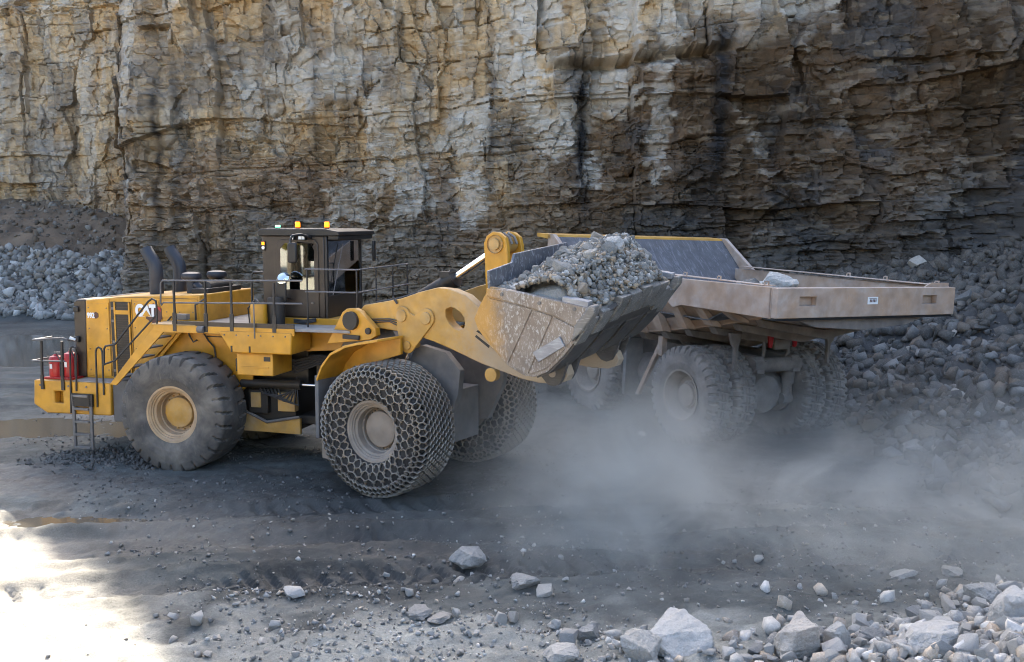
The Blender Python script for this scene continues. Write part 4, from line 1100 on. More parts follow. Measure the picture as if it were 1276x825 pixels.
# spade-nosed lip
fl = Vector((.66, .75))                                    # floor direction in (x, z)
def lip_pt(y): 
    a = abs(y); e = .52 if a < .75 else .52 * max(0, (BW - a)) / (BW - .75)
    return (4.78 + fl[0] * e, 3.90 + fl[1] * e)
g = G(); ys = [-BW, -1.4, -.75, 0, .75, 1.4, BW]; vv = []
for y in ys:
    x, z = lip_pt(y); vv += [(4.60, y, 3.62), (x, y, z - .02), (x - .05, y, z + .05), (4.55, y, 3.72)]
ff = []
for i in range(len(ys) - 1):
    for k in range(4): ff.append((i * 4 + k, i * 4 + (k + 1) % 4, i * 4 + 4 + (k + 1) % 4, i * 4 + 4 + k))
ff += [(0, 1, 2, 3), tuple(len(vv) - 4 + k for k in range(4))]
g.add(vv, ff); bk(g, 'lip', 'bucket_dark', 0)
ns = 9
for i in range(ns):
    y = -BW + .2 + i * (2 * BW - .4) / (ns - 1); w = .2 if i % 2 == 0 else .235
    x, z = lip_pt(y)
    ext = .10 if i % 2 == 0 else .02
    q = [(x + fl[0] * ext, z + fl[1] * ext), (x - .02, z - .10), (x - fl[0] * .45 + .05, z - fl[1] * .45 - .09), (x - fl[0] * .5, z - fl[1] * .5 + .06), (x - fl[0] * .42 - .09, z - fl[1] * .42 + .1), (x - .10, z + .10)]
    g = G(); g.prism([(a, b) for a, b in q], y - w, y + w); bk(g, 'lip_shroud', 'shroud', .03)
for s in (-1, 1):
    g = G(); g.prism([(4.55, 3.62), (4.78, 3.84), (5.02, 4.14), (5.04, 4.30), (4.92, 4.30), (4.62, 3.92)], s * (BW + .09), s * (BW - .14)); bk(g, 'corner_shroud', 'shroud', .025)
for y in (-1.6, -.55, .55, 1.6):
    g = G(); g.prism([(3.75, 2.86), (4.02, 2.97), (4.36, 3.30), (4.62, 3.60), (4.62, 3.645), (4.35, 3.34), (4.0, 3.01), (3.74, 2.91)], y - .45, y + .45); bk(g, 'floor_wear_plate', 'bucket_dark', .006)

# small fittings: bolt heads, seams, grease lines
def bolts(pts, y0, y1, r, parent, mat='steelgrey', ml=None):
    for x, z in pts:
        g = G(); g.cyl((x, y0, z), (x, y1, z), r, 6); o = g.build('bolt', M[mat], parent, 0)
        if ml is not None: o.matrix_local = ml
bolts([(x, 3.16) for x in (1.3, 1.6, 1.9, 2.2, 2.5, 2.8)], -2.045, -2.066, .018, L)
bolts([(x, z) for x in (-2.86, -2.36) for z in (2.1, 2.6, 3.1, 3.6)] + [(x, z) for x in (-1.57, -.97) for z in (2.64, 3.15, 3.72)], -1.245, -1.262, .014, hood)
bolts([(x, 1.76) for x in (-3.9, -3.1, -2.6, -2.1)], -1.775, -1.80, .025, cw)
bolts([(x, 3.55) for x in (-.7, -.35, .0)], -1.245, -1.262, .014, hood)
for x in (-2.28, -1.66, -.89):
    g = G(); g.box(x - .006, x + .006, -1.2345, -1.2305, 1.95, 3.82); g.build('seam', M['dark'], hood, 0)
g = G(); g.box(-2.9, .1, -1.2345, -1.2305, 3.866, 3.876); g.build('seam', M['dark'], hood, 0)
for k in range(3):
    g = G(); g.tube([(-.8, -1.33, 3.5 + .04 * k), (-.2, -1.34, 3.56 + .03 * k), (.0, -1.36, 3.5 + .05 * k)], .012, 6); fp(g, 'grease_line', 'hose', 0)
for z in (2.98, 3.05):
    g = G(); g.box(.25, 1.0, -1.165, -1.152, z, z + .02); g.build('seam', M['dark'], L, 0)
for x, z, w, h in ((-1.05, 2.70, .10, .10), (2.2, 2.58, .16, .10)):
    g = G(); yy = -1.252 if x < 0 else -1.946; g.box(x, x + w, yy - .004, yy, z, z + h); g.build('decal_plate', M['white' if x < -2 else 'black'], hood if x < 0 else b2, 0)
g = G(); g.tube([(-.2, -1.25, 3.3), (-.15, -1.2, 3.0), (-.05, -1.2, 2.85), (.05, -1.2, 2.9)], .02, 6); rp(g, 'hose', 'hose', 0)
g = G(); g.tube([(.15, -1.22, 3.22), (.35, -1.2, 2.9), (.5, -1.2, 2.75), (.55, -1.2, 2.4)], .02, 6); rp(g, 'hose', 'hose', 0)
# ------------------------------------------------------------------ haul truck
_phi, _roll, _pit = 1.056, .03, .025
def truck_axis(q):
    x, y, z = q
    x, z = x * math.cos(_pit) - z * math.sin(_pit), x * math.sin(_pit) + z * math.cos(_pit)
    y, z = y * math.cos(_roll) - z * math.sin(_roll), y * math.sin(_roll) + z * math.cos(_roll)
    c, s = math.cos(_phi), math.sin(_phi)
    return (-x * c - y * s, x * s - y * c, z)
ax = [truck_axis(q) for q in ((1, 0, 0), (0, 1, 0), (0, 0, 1))]
TM = Matrix(((ax[0][0], ax[1][0], ax[2][0], 6.644), (ax[0][1], ax[1][1], ax[2][1], 27.565), (ax[0][2], ax[1][2], ax[2][2], -.4), (0, 0, 0, 1)))
truck = empty('dump_truck', TM)
tag(truck, 'dust-covered haul truck with open dump bed, seen from behind', 'dump truck')
def tp(g, name, mat, bev=.012, parent=None, **kw): return g.build(name, M[mat], parent or truck, bev, **kw)
TWM = {'wheel': me_trim, 'tyre': me_ttyre, 'hub': me_thub}
for y, sd_ in ((2.12, 1), (1.28, 1), (-1.28, -1), (-2.12, -1)): wheel(truck, (0, y, 1.33), sd_, TWM, spin=y)
for y, sd_ in ((2.08, 1), (-2.08, -1)): wheel(truck, (4.56, y, 1.33), sd_, TWM, spin=.3)

# dump bed: V floor that rises to the tail, sloped front wall, canopy
def fz(x, a):      # underside of the floor, a = |y|/2.3
    return float(np.interp(x, [-3.75, -3.0, -1.2, 1.5, 4.2], [3.86, 3.78, 3.36, 2.86, 2.55])) - .30 * (1 - a)
XS = [-3.72, -3.0, -2.1, -1.2, -.2, .8, 1.8, 2.8]
def sheet(xs, sec, th, name, mat, parent, bev=0):
    """sec(x) -> list of (y,z); thickness added downward/outward"""
    g = G(); vv = []; n = len(sec(xs[0]))
    for x in xs:
        for y, z in sec(x): vv.append((x, y, z))
    for x in xs:
        for y, z in sec(x): vv.append((x, y, z + th))
    N = len(xs) * n; ff = []
    for i in range(len(xs) - 1):
        for k in range(n - 1):
            a = i * n + k
            ff += [(a, a + 1, a + n + 1, a + n), (N + a, N + a + n, N + a + n + 1, N + a + 1)]
    for i in range(len(xs) - 1):
        for k in (0, n - 1):
            a = i * n + k; ff.append((a, a + n, N + a + n, N + a))
    for k in range(n - 1):
        for i in (0, len(xs) - 1):
            a = i * n + k; ff.append((a, a + 1, N + a + 1, N + a))
    g.add(vv, ff); return g.build(name, M[mat], parent, bev)
bed = sheet(XS, lambda x: [(-2.3, fz(x, 1)), (0, fz(x, 0)), (2.3, fz(x, 1))], .08, 'dump_bed', 'truck', truck)
def bd_(g, name, mat, bev=.012): return g.build(name, M[mat], bed, bev)
g = G()
def liner(x): return [(-2.75, max(fz(x, 1) + .12, 3.5 if x > -2 else 3.9)), (-2.2, fz(x, 1) + .10), (0, fz(x, 0) + .10), (2.2, fz(x, 1) + .10), (2.75, max(fz(x, 1) + .12, 3.5 if x > -2 else 3.9))]
sheet(XS, liner, .03, 'bed_liner', 'truck_in', bed)
for s in (-1, 1):
    # sloped lower side, wall and heavy top rail
    xs = [-3.72, -3.0, -2.1, -1.2, -.2, .8, 1.8, 2.8, 3.6]
    sheet(xs, lambda x: [(s * 2.28, fz(x, 1) + .02), (s * 2.92, 3.86)], .07, 'side_skirt', 'truck', bed)
    g = G(); g.box(-3.72, 4.1, s * 2.90, s * 2.97, 3.86, 4.5); bd_(g, 'side_wall', 'truck', .01)
    g = G(); g.prism([(-3.80, 3.84), (-.62, 3.84), (-.25, 3.74), (.15, 3.95), (3.6, 4.02), (4.0, 4.36), (3.9, 4.50), (-.3, 4.52), (-3.80, 4.575)], s * 3.12, s * 2.972); rl = bd_(g, 'side_rail', 'truck', .02)
    g = G(); g.box(-3.6, 3.8, s * 3.06, s * 2.80, 4.578, 4.60); rl2 = bd_(g, 'rail_cap', 'truck', .006)
    for x in (1.9, .9, -.1, -1.1, -2.1):
        q = [(s * 2.30, fz(x, 1) - .02), (s * 2.60, fz(x, 1) + .02), (s * 3.0, 3.82), (s * 2.86, 3.84), (s * 2.32, fz(x, 1) + .05)]
        g = G(); g.prism(q, x - .16, x + .16, axis='x'); bd_(g, 'side_rib', 'truck', .015)
    g = G()
    for x in (-3.55, -1.9, -.6): g.tube([(x, s * 3.0, 4.59), (x, s * 3.0, 4.68), (x + .12, s * 3.0, 4.68), (x + .12, s * 3.0, 4.59)], .022, 6)
    bd_(g, 'lifting_eye', 'truck', 0)
for x in (2.2, 1.2, .2, -.8, -1.7, -2.5):
    g = G(); g.prism([(-2.25, fz(x, 1) - .002), (0, fz(x, 0) - .002), (2.25, fz(x, 1) - .002), (2.1, fz(x, 1) - .2), (0, fz(x, 0) - .24), (-2.1, fz(x, 1) - .2)], x - .14, x + .14, axis='x'); bd_(g, 'floor_bolster', 'truck_dark', .015)
# tail bar with two pockets and a small plate
g = G(); g.prism([(-3.12, 3.86), (3.12, 3.86), (3.12, 4.56), (-3.12, 4.56)], -3.98, -3.81, [[(y - .27, 4.14), (y + .27, 4.14), (y + .27, 4.36), (y - .27, 4.36)] for y in (2.13, -2.15)], axis='x')
g.box(-3.809, -3.72, -3.12, 3.12, 3.86, 4.56); tb = bd_(g, 'tail_bar', 'truck', .015)
g = G(); g.box(-3.99, -3.982, -.22, .14, 4.16, 4.34); pl = g.build('number_plate', M['white'], tb, 0)
g = G()
for k in range(5): g.box(-3.994, -3.991, -.16 + .05 * k, -.13 + .05 * k, 4.21, 4.28)
g.box(-3.994, -3.991, -.17, .09, 4.30, 4.312); g.build('lettering', M['logo_dark'], pl, 0)
g = G(); g.box(-3.94, -3.5, -3.10, 3.10, 3.80, 3.858); bd_(g, 'rubber_edge', 'black', .01)
g = G(); g.prism([(-2.3, 3.80), (2.3, 3.80), (1.6, 3.60), (0, 3.5), (-1.6, 3.60)], -3.76, -3.2, axis='x'); bd_(g, 'tail_chute', 'truck_dark', .01)
g = G(); g.prism([(-3.1, 4.56), (-2.2, 4.56), (-2.4, 4.66), (-3.1, 4.66)], -3.78, -3.72, axis='x'); bd_(g, 'tail_gusset', 'truck', .006)
# front wall (inside seen from behind) and canopy
fw = [(2.6, 2.75), (5.35, 5.32), (5.32, 5.40), (5.22, 5.40), (2.4, 2.85)]
g = G(); g.prism([(2.65, 2.70), (5.42, 5.30), (5.34, 5.36), (2.55, 2.78)], -3.42, 3.42); bd_(g, 'front_wall', 'truck_in', .006)
g = G(); g.prism([(5.30, 5.28), (5.36, 5.42), (6.15, 5.44), (6.15, 5.33), (5.5, 5.28)], -3.5, 3.5); bd_(g, 'canopy', 'truck_y', .02)
for s in (-1, 1):
    g = G(); g.prism([(3.75, 4.45), (5.22, 5.44), (5.5, 5.44), (5.5, 4.9), (4.2, 3.9), (3.9, 4.1)], s * 3.5, s * 3.36); bd_(g, 'front_wall_edge', 'truck', .015)
for y in (-2.4, -1.2, 0, 1.2, 2.4):
    g = G(); g.prism([(5.46, 5.275), (6.1, 5.325), (6.1, 5.25), (5.5, 5.1)], y - .1, y + .1); bd_(g, 'canopy_rib', 'truck_y', .01)

# chassis, axle, suspension
for s in (-1, 1):
    g = G(); g.prism([(-1.1, 2.0), (-1.0, 2.45), (7.4, 2.35), (7.4, 1.7), (1.2, 1.75)], s * .80, s * .52); tp(g, 'frame_rail', 'truck_dark', .02)
    g = G(); g.cyl((-.75, s * .72, 2.15), (-.70, s * .72, 1.62), .17, 16); g.cyl((-.70, s * .72, 1.62), (-.66, s * .72, 1.22), .12, 16); g.cyl((-.66, s * .88, 1.18), (-.66, s * .56, 1.18), .15, 14); tp(g, 'suspension_strut', 'truck_dark', 0)
    g = G(); g.prism([(s * 1.52, 3.15), (s * 1.95, 3.15), (s * 1.85, 2.85), (s * 1.76, 2.75), (s * 1.74, 2.2), (s * 1.66, 2.2), (s * 1.64, 2.75)], -1.22, -1.12, axis='x'); tp(g, 'rock_ejector', 'truck_dark', .015)
    g = G(); g.tube([(-.9, s * .45, 2.9), (-.92, s * .45, 2.55), (-.85, s * .42, 2.4), (-1.05, s * .5, 2.3)], .05, 8); tp(g, 'tail_hook', 'truck_dark', 0)
    g = G(); g.cyl((.6, s * .95, 1.9), (2.4, s * .95, 2.9), .14, 14); tp(g, 'hoist_cylinder', 'truck_dark', 0)
    g = G(); g.box(5.6, 7.9, s * 1.3, s * 2.6, 2.5, 2.62); tp(g, 'front_deck', 'truck', .02)
    g = G(); g.prism([(3.05, 2.4), (3.5, 2.85), (5.4, 2.95), (5.9, 2.5), (5.9, 2.6), (5.45, 3.03), (3.45, 2.93), (2.98, 2.45)], s * 2.5, s * 1.6); tp(g, 'front_fender', 'truck', .01)
    g = G(); g.box(7.85, 7.95, s * 1.5, s * 2.0, 1.7, 1.95); tp(g, 'headlamp', 'lamp', .01)
g = G(); g.lathe([(.3, -1.6), (.36, -1.0), (.5, -.85), (.62, -.5), (.66, 0), (.62, .5), (.5, .85), (.36, 1.0), (.3, 1.6)], 28, Matrix.Translation((0, 0, 1.33))); tp(g, 'rear_axle', 'truck_dark', 0)
g = G(); g.lathe([(.05, 0), (.3, 0), (.5, .1), (.58, .25), (.6, .5)], 28, Matrix.Translation((-.75, 0, 1.33)) @ Matrix.Rotation(-math.pi / 2, 4, 'Z')); tp(g, 'axle_cover', 'truck_dark', 0)
g = G(); g.cyl((4.56, -1.8, 1.33), (4.56, 1.8, 1.33), .24, 14); tp(g, 'front_axle', 'truck_dark', 0)
g = G(); g.cyl((-.9, -.85, 2.2), (-.9, .85, 2.2), .2, 14); tp(g, 'cross_tube', 'truck_dark', 0)
g = G(); g.box(-.96, -.9, -.45, .1, 2.62, 2.9); tp(g, 'tail_lamp_panel', 'truck_dark', .01)
for y in (.28, -.62):
    g = G(); g.prism([(-.1, 3.0), (.1, 3.0), (.05, 2.68), (-.05, 2.68)], -1.0, -.94, M=Matrix.Translation((0, y, 0)), axis='x'); tp(g, 'tail_lamp', 'red', .01)
g = G(); g.cyl((1.6, 1.25, 1.5), (3.1, 1.25, 1.5), .52, 24); tp(g, 'fuel_tank', 'truck_dark', .0)
g = G(); g.cyl((1.6, -1.25, 1.5), (3.1, -1.25, 1.5), .52, 24); tp(g, 'hydraulic_tank', 'truck_dark', .0)
g = G(); g.box(2.9, 3.05, 1.6, 2.2, .8, 2.5); tp(g, 'rear_mud_flap', 'mud_flap', .01)
g = G(); g.prism([(1.35, 2.6), (1.5, 2.6), (2.5, .9), (2.35, .9)], 2.0, 2.12); tp(g, 'side_brace', 'truck', .01)
g = G(); g.box(1.30, 1.50, 1.98, 2.16, 2.2, 2.75); tp(g, 'brace_bracket', 'truck', .01)
g = G(); g.box(6.0, 7.9, -1.25, 1.25, 1.3, 2.9); tp(g, 'engine_housing', 'truck', .04)
g = G(); g.box(7.5, 8.2, -2.6, 2.6, .9, 1.5); tp(g, 'front_bumper', 'truck', .04)
tcab = G(); tcab.prism([(5.7, 2.63), (5.7, 4.5), (7.3, 4.5), (7.6, 3.6), (7.6, 2.63)], .5, .56, [[(6.0, 3.5), (6.0, 4.3), (7.15, 4.3), (7.35, 3.5)]]); tcab.prism([(5.7, 2.63), (5.7, 4.5), (7.3, 4.5), (7.6, 3.6), (7.6, 2.63)], 2.14, 2.2, [[(6.0, 3.5), (6.0, 4.3), (7.15, 4.3), (7.35, 3.5)]])
tcab.box(5.7, 5.76, .561, 2.139, 2.63, 4.5); tcab.box(7.5, 7.58, .561, 2.139, 2.63, 3.6); tcab.box(5.65, 7.4, .45, 2.25, 4.502, 4.6)
tco = tp(tcab, 'cab', 'truck_y', .015)
g = G(); g.box(6.0, 7.3, 2.16, 2.175, 3.5, 4.3); g.build('cab_window', M['glass'], tco)
# ------------------------------------------------------------------ broken rock
def rock_verts(seed, npt, div=0, lump=.0):
    """angular fragment: hull of scattered points, optionally subdivided and roughened"""
    r = np.random.RandomState(seed)
    p = r.normal(size=(npt, 3)); p /= np.linalg.norm(p, axis=1)[:, None]
    p = np.sign(p) * np.abs(p) ** .8 * r.uniform(.75, 1.05, (npt, 1)) * r.uniform(.7, 1.2, 3)
    bm = bmesh.new()
    for q in p: bm.verts.new(q)
    res = bmesh.ops.convex_hull(bm, input=bm.verts)
    bmesh.ops.delete(bm, geom=[v for v in bm.verts if not v.link_faces], context='VERTS')
    if div:
        bmesh.ops.bevel(bm, geom=list(bm.edges), offset=.02, segments=1, affect='EDGES', profile=.5)
        bmesh.ops.triangulate(bm, faces=bm.faces)
        for _ in range(div): bmesh.ops.subdivide_edges(bm, edges=[e for e in bm.edges if e.calc_length() > .07], cuts=1); bmesh.ops.triangulate(bm, faces=bm.faces)
    bm.verts.index_update()
    v = np.array([q.co[:] for q in bm.verts]); f = np.array([[q.index for q in fc.verts] for fc in bm.faces]); bm.free()
    if lump:
        def n3(w, sc, sd): return (fbm(w[:, 0] * sc + 7, w[:, 1] * sc + w[:, 2] * .5, sd, 3) + fbm(w[:, 2] * sc, w[:, 0] * sc * .6 + w[:, 1] * sc, sd + 9, 3)) - 1
        v = v * (1 + lump * n3(v, 1.6, seed) + lump * .5 * n3(v, 5, seed + 3) + lump * .22 * n3(v, 15, seed + 5))[:, None]
    v -= (v.max(0) + v.min(0)) / 2
    return v / np.abs(v).max(), f
PALE = [(.32, .30, .265), (.45, .42, .37), (.54, .51, .465), (.40, .32, .235)]
GREY = [(.088, .083, .074), (.135, .13, .118), (.24, .233, .215), (.135, .108, .08)]
LOAD = [(.19, .185, .165), (.29, .28, .25), (.43, .41, .37), (.33, .255, .17)]
M['rock_pale'] = rock_mat('pale_limestone', PALE, 1.2)
M['rock_grey'] = rock_mat('grey_limestone', GREY, 1.0)
M['rock_mid'] = rock_mat('mid_grey_limestone', [(.2, .195, .18), (.28, .27, .25), (.37, .36, .33), (.28, .24, .19)], 1.0)
M['rock_load'] = rock_mat('broken_limestone', LOAD, 2.0)
M['rock_cream'] = rock_mat('cream_boulder_rock', [(.42, .38, .32), (.50, .47, .42), (.54, .52, .48), (.5, .47, .42)], 1.0, bump=.7)
M['rubble_stuff'] = rock_mat('rubble', GREY, .8, 0, 'Col', False)
M['rubble_pale'] = rock_mat('pale_rubble', PALE, 1.2, 0, 'Col', False)
ROCKS = [rock_verts(300 + i, 14 + i % 6, 1, .10) for i in range(14)]
ROCK_ME = {}
def rock_mesh(i, mat, hi=False):
    key = (i, mat, hi)
    if key not in ROCK_ME:
        if hi: v, f = rock_verts(300 + i, 16 + i % 7, 5, .22)
        else: v, f = ROCKS[i]
        o = np_mesh('rock', v, f, M[mat], smooth=True, angle=28)
        ROCK_ME[key] = o.data; bpy.data.objects.remove(o)
    return ROCK_ME[key]
def rock(i, mat, loc, size, rot, label=None, group=None, name='rock', cat='rock', sink=.3, hi=False):
    o = bpy.data.objects.new(name, rock_mesh(i % 14, mat, hi)); link(o)
    sz = size if isinstance(size, tuple) else (size, size * rnd.uniform(.7, .95), size * rnd.uniform(.6, .85))
    o.scale = sz; o.rotation_euler = rot
    o.location = (loc[0], loc[1], loc[2])
    tag(o, label, cat, group); return o
def rrot(): return (rnd.uniform(-.5, .5), rnd.uniform(-.5, .5), rnd.uniform(0, 6.28))

SMALL = [rock_verts(500 + i, 11 + i % 5) for i in range(16)]
TINY = [rock_verts(700 + i, 8) for i in range(10)]
def rubble(name, label, pos, sizes, base, palette, mat, seed, brown=None):
    """many stones joined into one heap"""
    r = np.random.RandomState(seed); V = []; F = []; C = []; n0 = 0
    pal = np.array(palette)
    for p, s in zip(pos, sizes):
        v, f = base[r.randint(len(base))]
        q = r.normal(size=4); q /= np.linalg.norm(q); a, b, c, d = q
        Rm = np.array([[1 - 2 * (c * c + d * d), 2 * (b * c - a * d), 2 * (b * d + a * c)], [2 * (b * c + a * d), 1 - 2 * (b * b + d * d), 2 * (c * d - a * b)], [2 * (b * d - a * c), 2 * (c * d + a * b), 1 - 2 * (b * b + c * c)]])
        V.append((v * r.uniform(.65, 1.1, 3)) @ Rm.T * s + p); F.append(f + n0); n0 += len(v)
        cc = pal[r.randint(len(pal))] * r.uniform(.5, 1.5)
        if brown:
            k_ = min(max((p[2] - brown[0]) / (brown[1] - brown[0]), 0), 1); cc = cc * (1 - k_) + np.array([.085, .066, .048]) * r.uniform(.5, 1.6) * k_
        C.append(np.broadcast_to(cc, (len(v), 3)))
    o = np_mesh(name, np.concatenate(V), np.concatenate(F), mat, smooth=False)
    set_col(o, 'Col', np.concatenate(C)); tag(o, label, None, None, 'stuff'); return o

CP, SP = math.cos(.1125), math.sin(.1125)
def pix_ground(u, v):
    """ground point seen at a column and row of the photograph (used to measure where stones lie)"""
    a = (u - 638) / 1234; b = (412.5 - v) / 1234
    d = np.array([a, CP + b * SP, -SP + b * CP]); tt = 5.72 / -d[2]
    for _ in range(6):
        p = np.array([0, 0, 5.72]) + tt * d
        g_ = float(ground_z(p[0:1], p[1:2], False)[0]); tt = tt * (5.72 - g_) / (5.72 - p[2]) if 5.72 - p[2] > .1 else tt
        tt = min(tt, 90)
    p = np.array([0, 0, 5.72]) + tt * d
    return p[0], p[1], float(ground_z(p[0:1], p[1:2])[0]), tt / 1234

# --- boulders one can pick out, each with its own look and place
BOLD = [  # u, v, width px, flatness, rock no., material, label
    (850, 798, 84, .85, 0, 'rock_cream', 'largest cream boulder with a flat top at the bottom edge, right of centre'),
    (800, 812, 58, .8, 1, 'rock_cream', 'tan-sided boulder leaning against the left of the largest cream boulder'),
    (990, 800, 86, .75, 2, 'rock_pale', 'pale rounded boulder at the bottom edge between two stone heaps'),
    (1044, 803, 42, .95, 3, 'rock_cream', 'upright pointed cream stone just right of the pale rounded boulder'),
    (585, 694, 42, .7, 4, 'rock_mid', 'grey half-buried boulder alone on the dark mud before the loader'),
    (573, 716, 17, .8, 5, 'rock_pale', 'small white stone just below the half-buried grey boulder'),
    (368, 738, 26, .6, 6, 'rock_pale', 'flat white stone on the dark mud left of centre'),
    (343, 776, 15, .95, 7, 'rock_pale', 'small upright white stone on the edge of the pale gravel'),
    (246, 778, 20, .8, 8, 'rock_pale', 'white stone at the edge of the sunlit patch'),
    (327, 795, 16, .8, 9, 'rock_pale', 'white pebble on the pale gravel below the upright white stone'),
    (655, 724, 40, .5, 10, 'rock_mid', 'low brownish slab of rock sunk in the dark mud'),
    (679, 738, 22, .6, 11, 'rock_pale', 'white wedge of stone beside the low brownish slab'),
    (622, 774, 17, 1.0, 12, 'rock_cream', 'upright tan stone, right one of a close pair on the gravel'),
    (610, 774, 13, .8, 13, 'rock_pale', 'squat tan stone, left one of a close pair on the gravel'),
    (640, 770, 18, 1.0, 0, 'rock_pale', 'pale blocky stone right of the close pair of tan stones'),
    (693, 780, 19, .8, 1, 'rock_pale', 'pale stone alone on the gravel right of the blocky stone'),
    (733, 792, 40, .55, 2, 'rock_mid', 'long low grey stone on the gravel left of the boulders'),
    (708, 803, 26, .8, 3, 'rock_mid', 'grey rounded stone tucked below the long low grey stone'),
    (700, 818, 42, .6, 4, 'rock_pale', 'pale hollowed slab cut by the bottom edge of the picture'),
    (522, 760, 42, .35, 5, 'rock_mid', 'flat grey slab lying level with the mud, centre foreground'),
    (546, 768, 34, .3, 6, 'rock_mid', 'second flat slab half buried beside the larger flat slab'),
    (946, 693, 15, .7, 7, 'rock_pale', 'small pale stone alone in the dusty floor behind the boulders'),
    (1125, 716, 34, .4, 8, 'rock_mid', 'flat stone on the dusty floor above the right-hand heap'),
    (1185, 710, 36, .4, 9, 'rock_mid', 'flat dim stone further right on the dusty floor'),
    (1143, 556, 42, .4, 10, 'rock_pale', 'long flat pale slab at the foot of the right-hand talus'),
    (1266, 768, 62, .9, 11, 'rock_cream', 'big cream boulder cut by the right edge of the picture'),
    (1160, 798, 66, .7, 12, 'rock_cream', 'big tan-and-white boulder in the middle of the right-hand heap'),
    (1225, 742, 50, .7, 13, 'rock_mid', 'grey knobbly rock on the crest of the right-hand heap'),
    (1085, 790, 34, .6, 1, 'rock_mid', 'dark brown rock half hidden at the left end of the heap'),
    (800, 541, 9, .9, 4, 'rock_cream', 'yellowish stone on the floor beside the truck rear wheel'),
    (1195, 523, 24, .8, 6, 'rock_pale', 'pale block low on the right-hand talus'),
    (1190, 405, 26, .7, 2, 'rock_pale', 'pale block high on the right-hand talus beside the truck bed'),
    (1130, 285, 70, .7, 0, 'rock_grey', 'large cracked rock lodged on the talus below the cliff at right'),
    (1050, 295, 30, .8, 3, 'rock_pale', 'pale rock left of the large cracked rock below the cliff'),
    (1160, 290, 34, .7, 5, 'rock_grey', 'smooth rock right of the large cracked rock below the cliff'),
    (1120, 330, 60, .6, 8, 'rock_grey', 'broad rock below the large cracked rock on the talus'),
]
for u, v, w, fl_, i, mt, lb in BOLD:
    x, y, z, m_ = pix_ground(u, v + w * .15)
    s = w * m_ / 2 * 1.12
    rock(i, mt, (x, y, z + s * fl_ * .45), (s, s * .95, s * fl_ * 1.05), (rnd.uniform(-.2, .2), rnd.uniform(-.2, .2), rnd.uniform(0, 6.28)), lb, None, 'boulder' if w > 40 else 'stone', 'boulder' if w > 40 else 'stone', hi=w > 30)

# --- near heap: single stones
LOOSE = []
def scatter(n, region, size, mats, label, group, lift=.45, hi=False, name='stone', mind=.75, sizefn=None):
    pts = []; tries = 0
    while len(pts) < n and tries < n * 60:
        tries += 1
        u, v = region(); x, y, z, m_ = pix_ground(u, v)
        s = size() if sizefn is None else sizefn(u, v, m_)
        if any((x - a) ** 2 + (y - b) ** 2 < (mind * (s + c)) ** 2 for a, b, c in pts): continue
        pts.append((x, y, s))
        mt = rnd.choice(mats)
        o = rock(rnd.randrange(14), mt, (x, y, z + s * lift), s, (rnd.uniform(-.6, .6), rnd.uniform(-.6, .6), rnd.uniform(0, 6.28)), label, group, name, 'stone', hi=hi)
        LOOSE.append((o, group, mt, s))
def heap_region():
    while True:
        u = rnd.uniform(880, 1276); v = rnd.uniform(735, 828)
        if v > 822 - (u - 880) * .225: return u, v
scatter(125, heap_region, None, ['rock_pale', 'rock_pale', 'rock_cream', 'rock_mid'], 'broken pale stone in the heap at the lower right corner', 'stones of the lower right heap', sizefn=lambda u, v, m: m * rnd.choice([8, 9, 10, 12, 15, 19]))
def grav_region():
    while True:
        u = rnd.uniform(170, 800); v = rnd.uniform(700, 825)
        if v > 760 - 40 * (u > 480) + rnd.uniform(-30, 40): return u, v
scatter(45, grav_region, None, ['rock_pale', 'rock_pale', 'rock_cream', 'rock_mid'], 'small loose pale stone on the gravel at the bottom', 'loose stones on the gravel', sizefn=lambda u, v, m: m * rnd.choice([4, 5, 5, 6, 8]))
def talus_r():
    while True:
        u = rnd.uniform(1030, 1276); v = rnd.uniform(400, 600)
        if u > 1040 + max(0, v - 470) * .7: return u, v
scatter(55, talus_r, None, ['rock_grey', 'rock_grey', 'rock_pale'], 'grey stone on the talus slope right of the truck', 'stones of the right-hand talus', sizefn=lambda u, v, m: m * rnd.choice([5, 6, 6, 7, 9, 13]), lift=.2)
def talus_l():
    u = rnd.uniform(0, 185); return u, rnd.uniform(312, 372)
scatter(40, talus_l, None, ['rock_grey', 'rock_pale'], 'pale grey block in the rubble bank behind the loader', 'blocks of the left rubble bank', sizefn=lambda u, v, m: m * rnd.choice([4, 5, 5, 6, 7, 9]), lift=.25)

# --- the mass of smaller stone
def gz(p): return ground_z(p[:, 0], p[:, 1])
rs = np.random.RandomState(3)
def cloud(n, xr, yr, keep, smin, smax, pw=2.5, lift=.2):
    p = np.stack([rs.uniform(*xr, n), rs.uniform(*yr, n)], -1); p = p[keep(p[:, 0], p[:, 1])]
    s = smin + (smax - smin) * rs.uniform(0, 1, len(p)) ** pw
    return np.column_stack([p, gz(p) + s * lift]), s
k1 = lambda x, y: (seg_dist(x, y, FOOT) > -.6 + 1.2 * rs.uniform(0, 1, x.shape)) & (y < cliff_y(x) + 1)
p, s = cloud(38000, (7, 30), (14, 46), k1, .022, .36, 5.0)
rubble('talus_rubble', 'grey broken stone covering the right-hand talus', p, s, SMALL, [(.08, .073, .063), (.12, .112, .098), (.2, .19, .172), (.125, .098, .07)], M['rubble_stuff'], 1, (1.4, 3.6))
p, s = cloud(17000, (-44, -13), (54, 64), lambda x, y: (seg_dist(x, y, FOOT) > .2) & (y < cliff_y(x)) & (seg_dist(x, y, FOOT) < 5.2 + 2.5 * (x > -24) + rs.uniform(0, 1, x.shape)), .06, .42, 3.0)
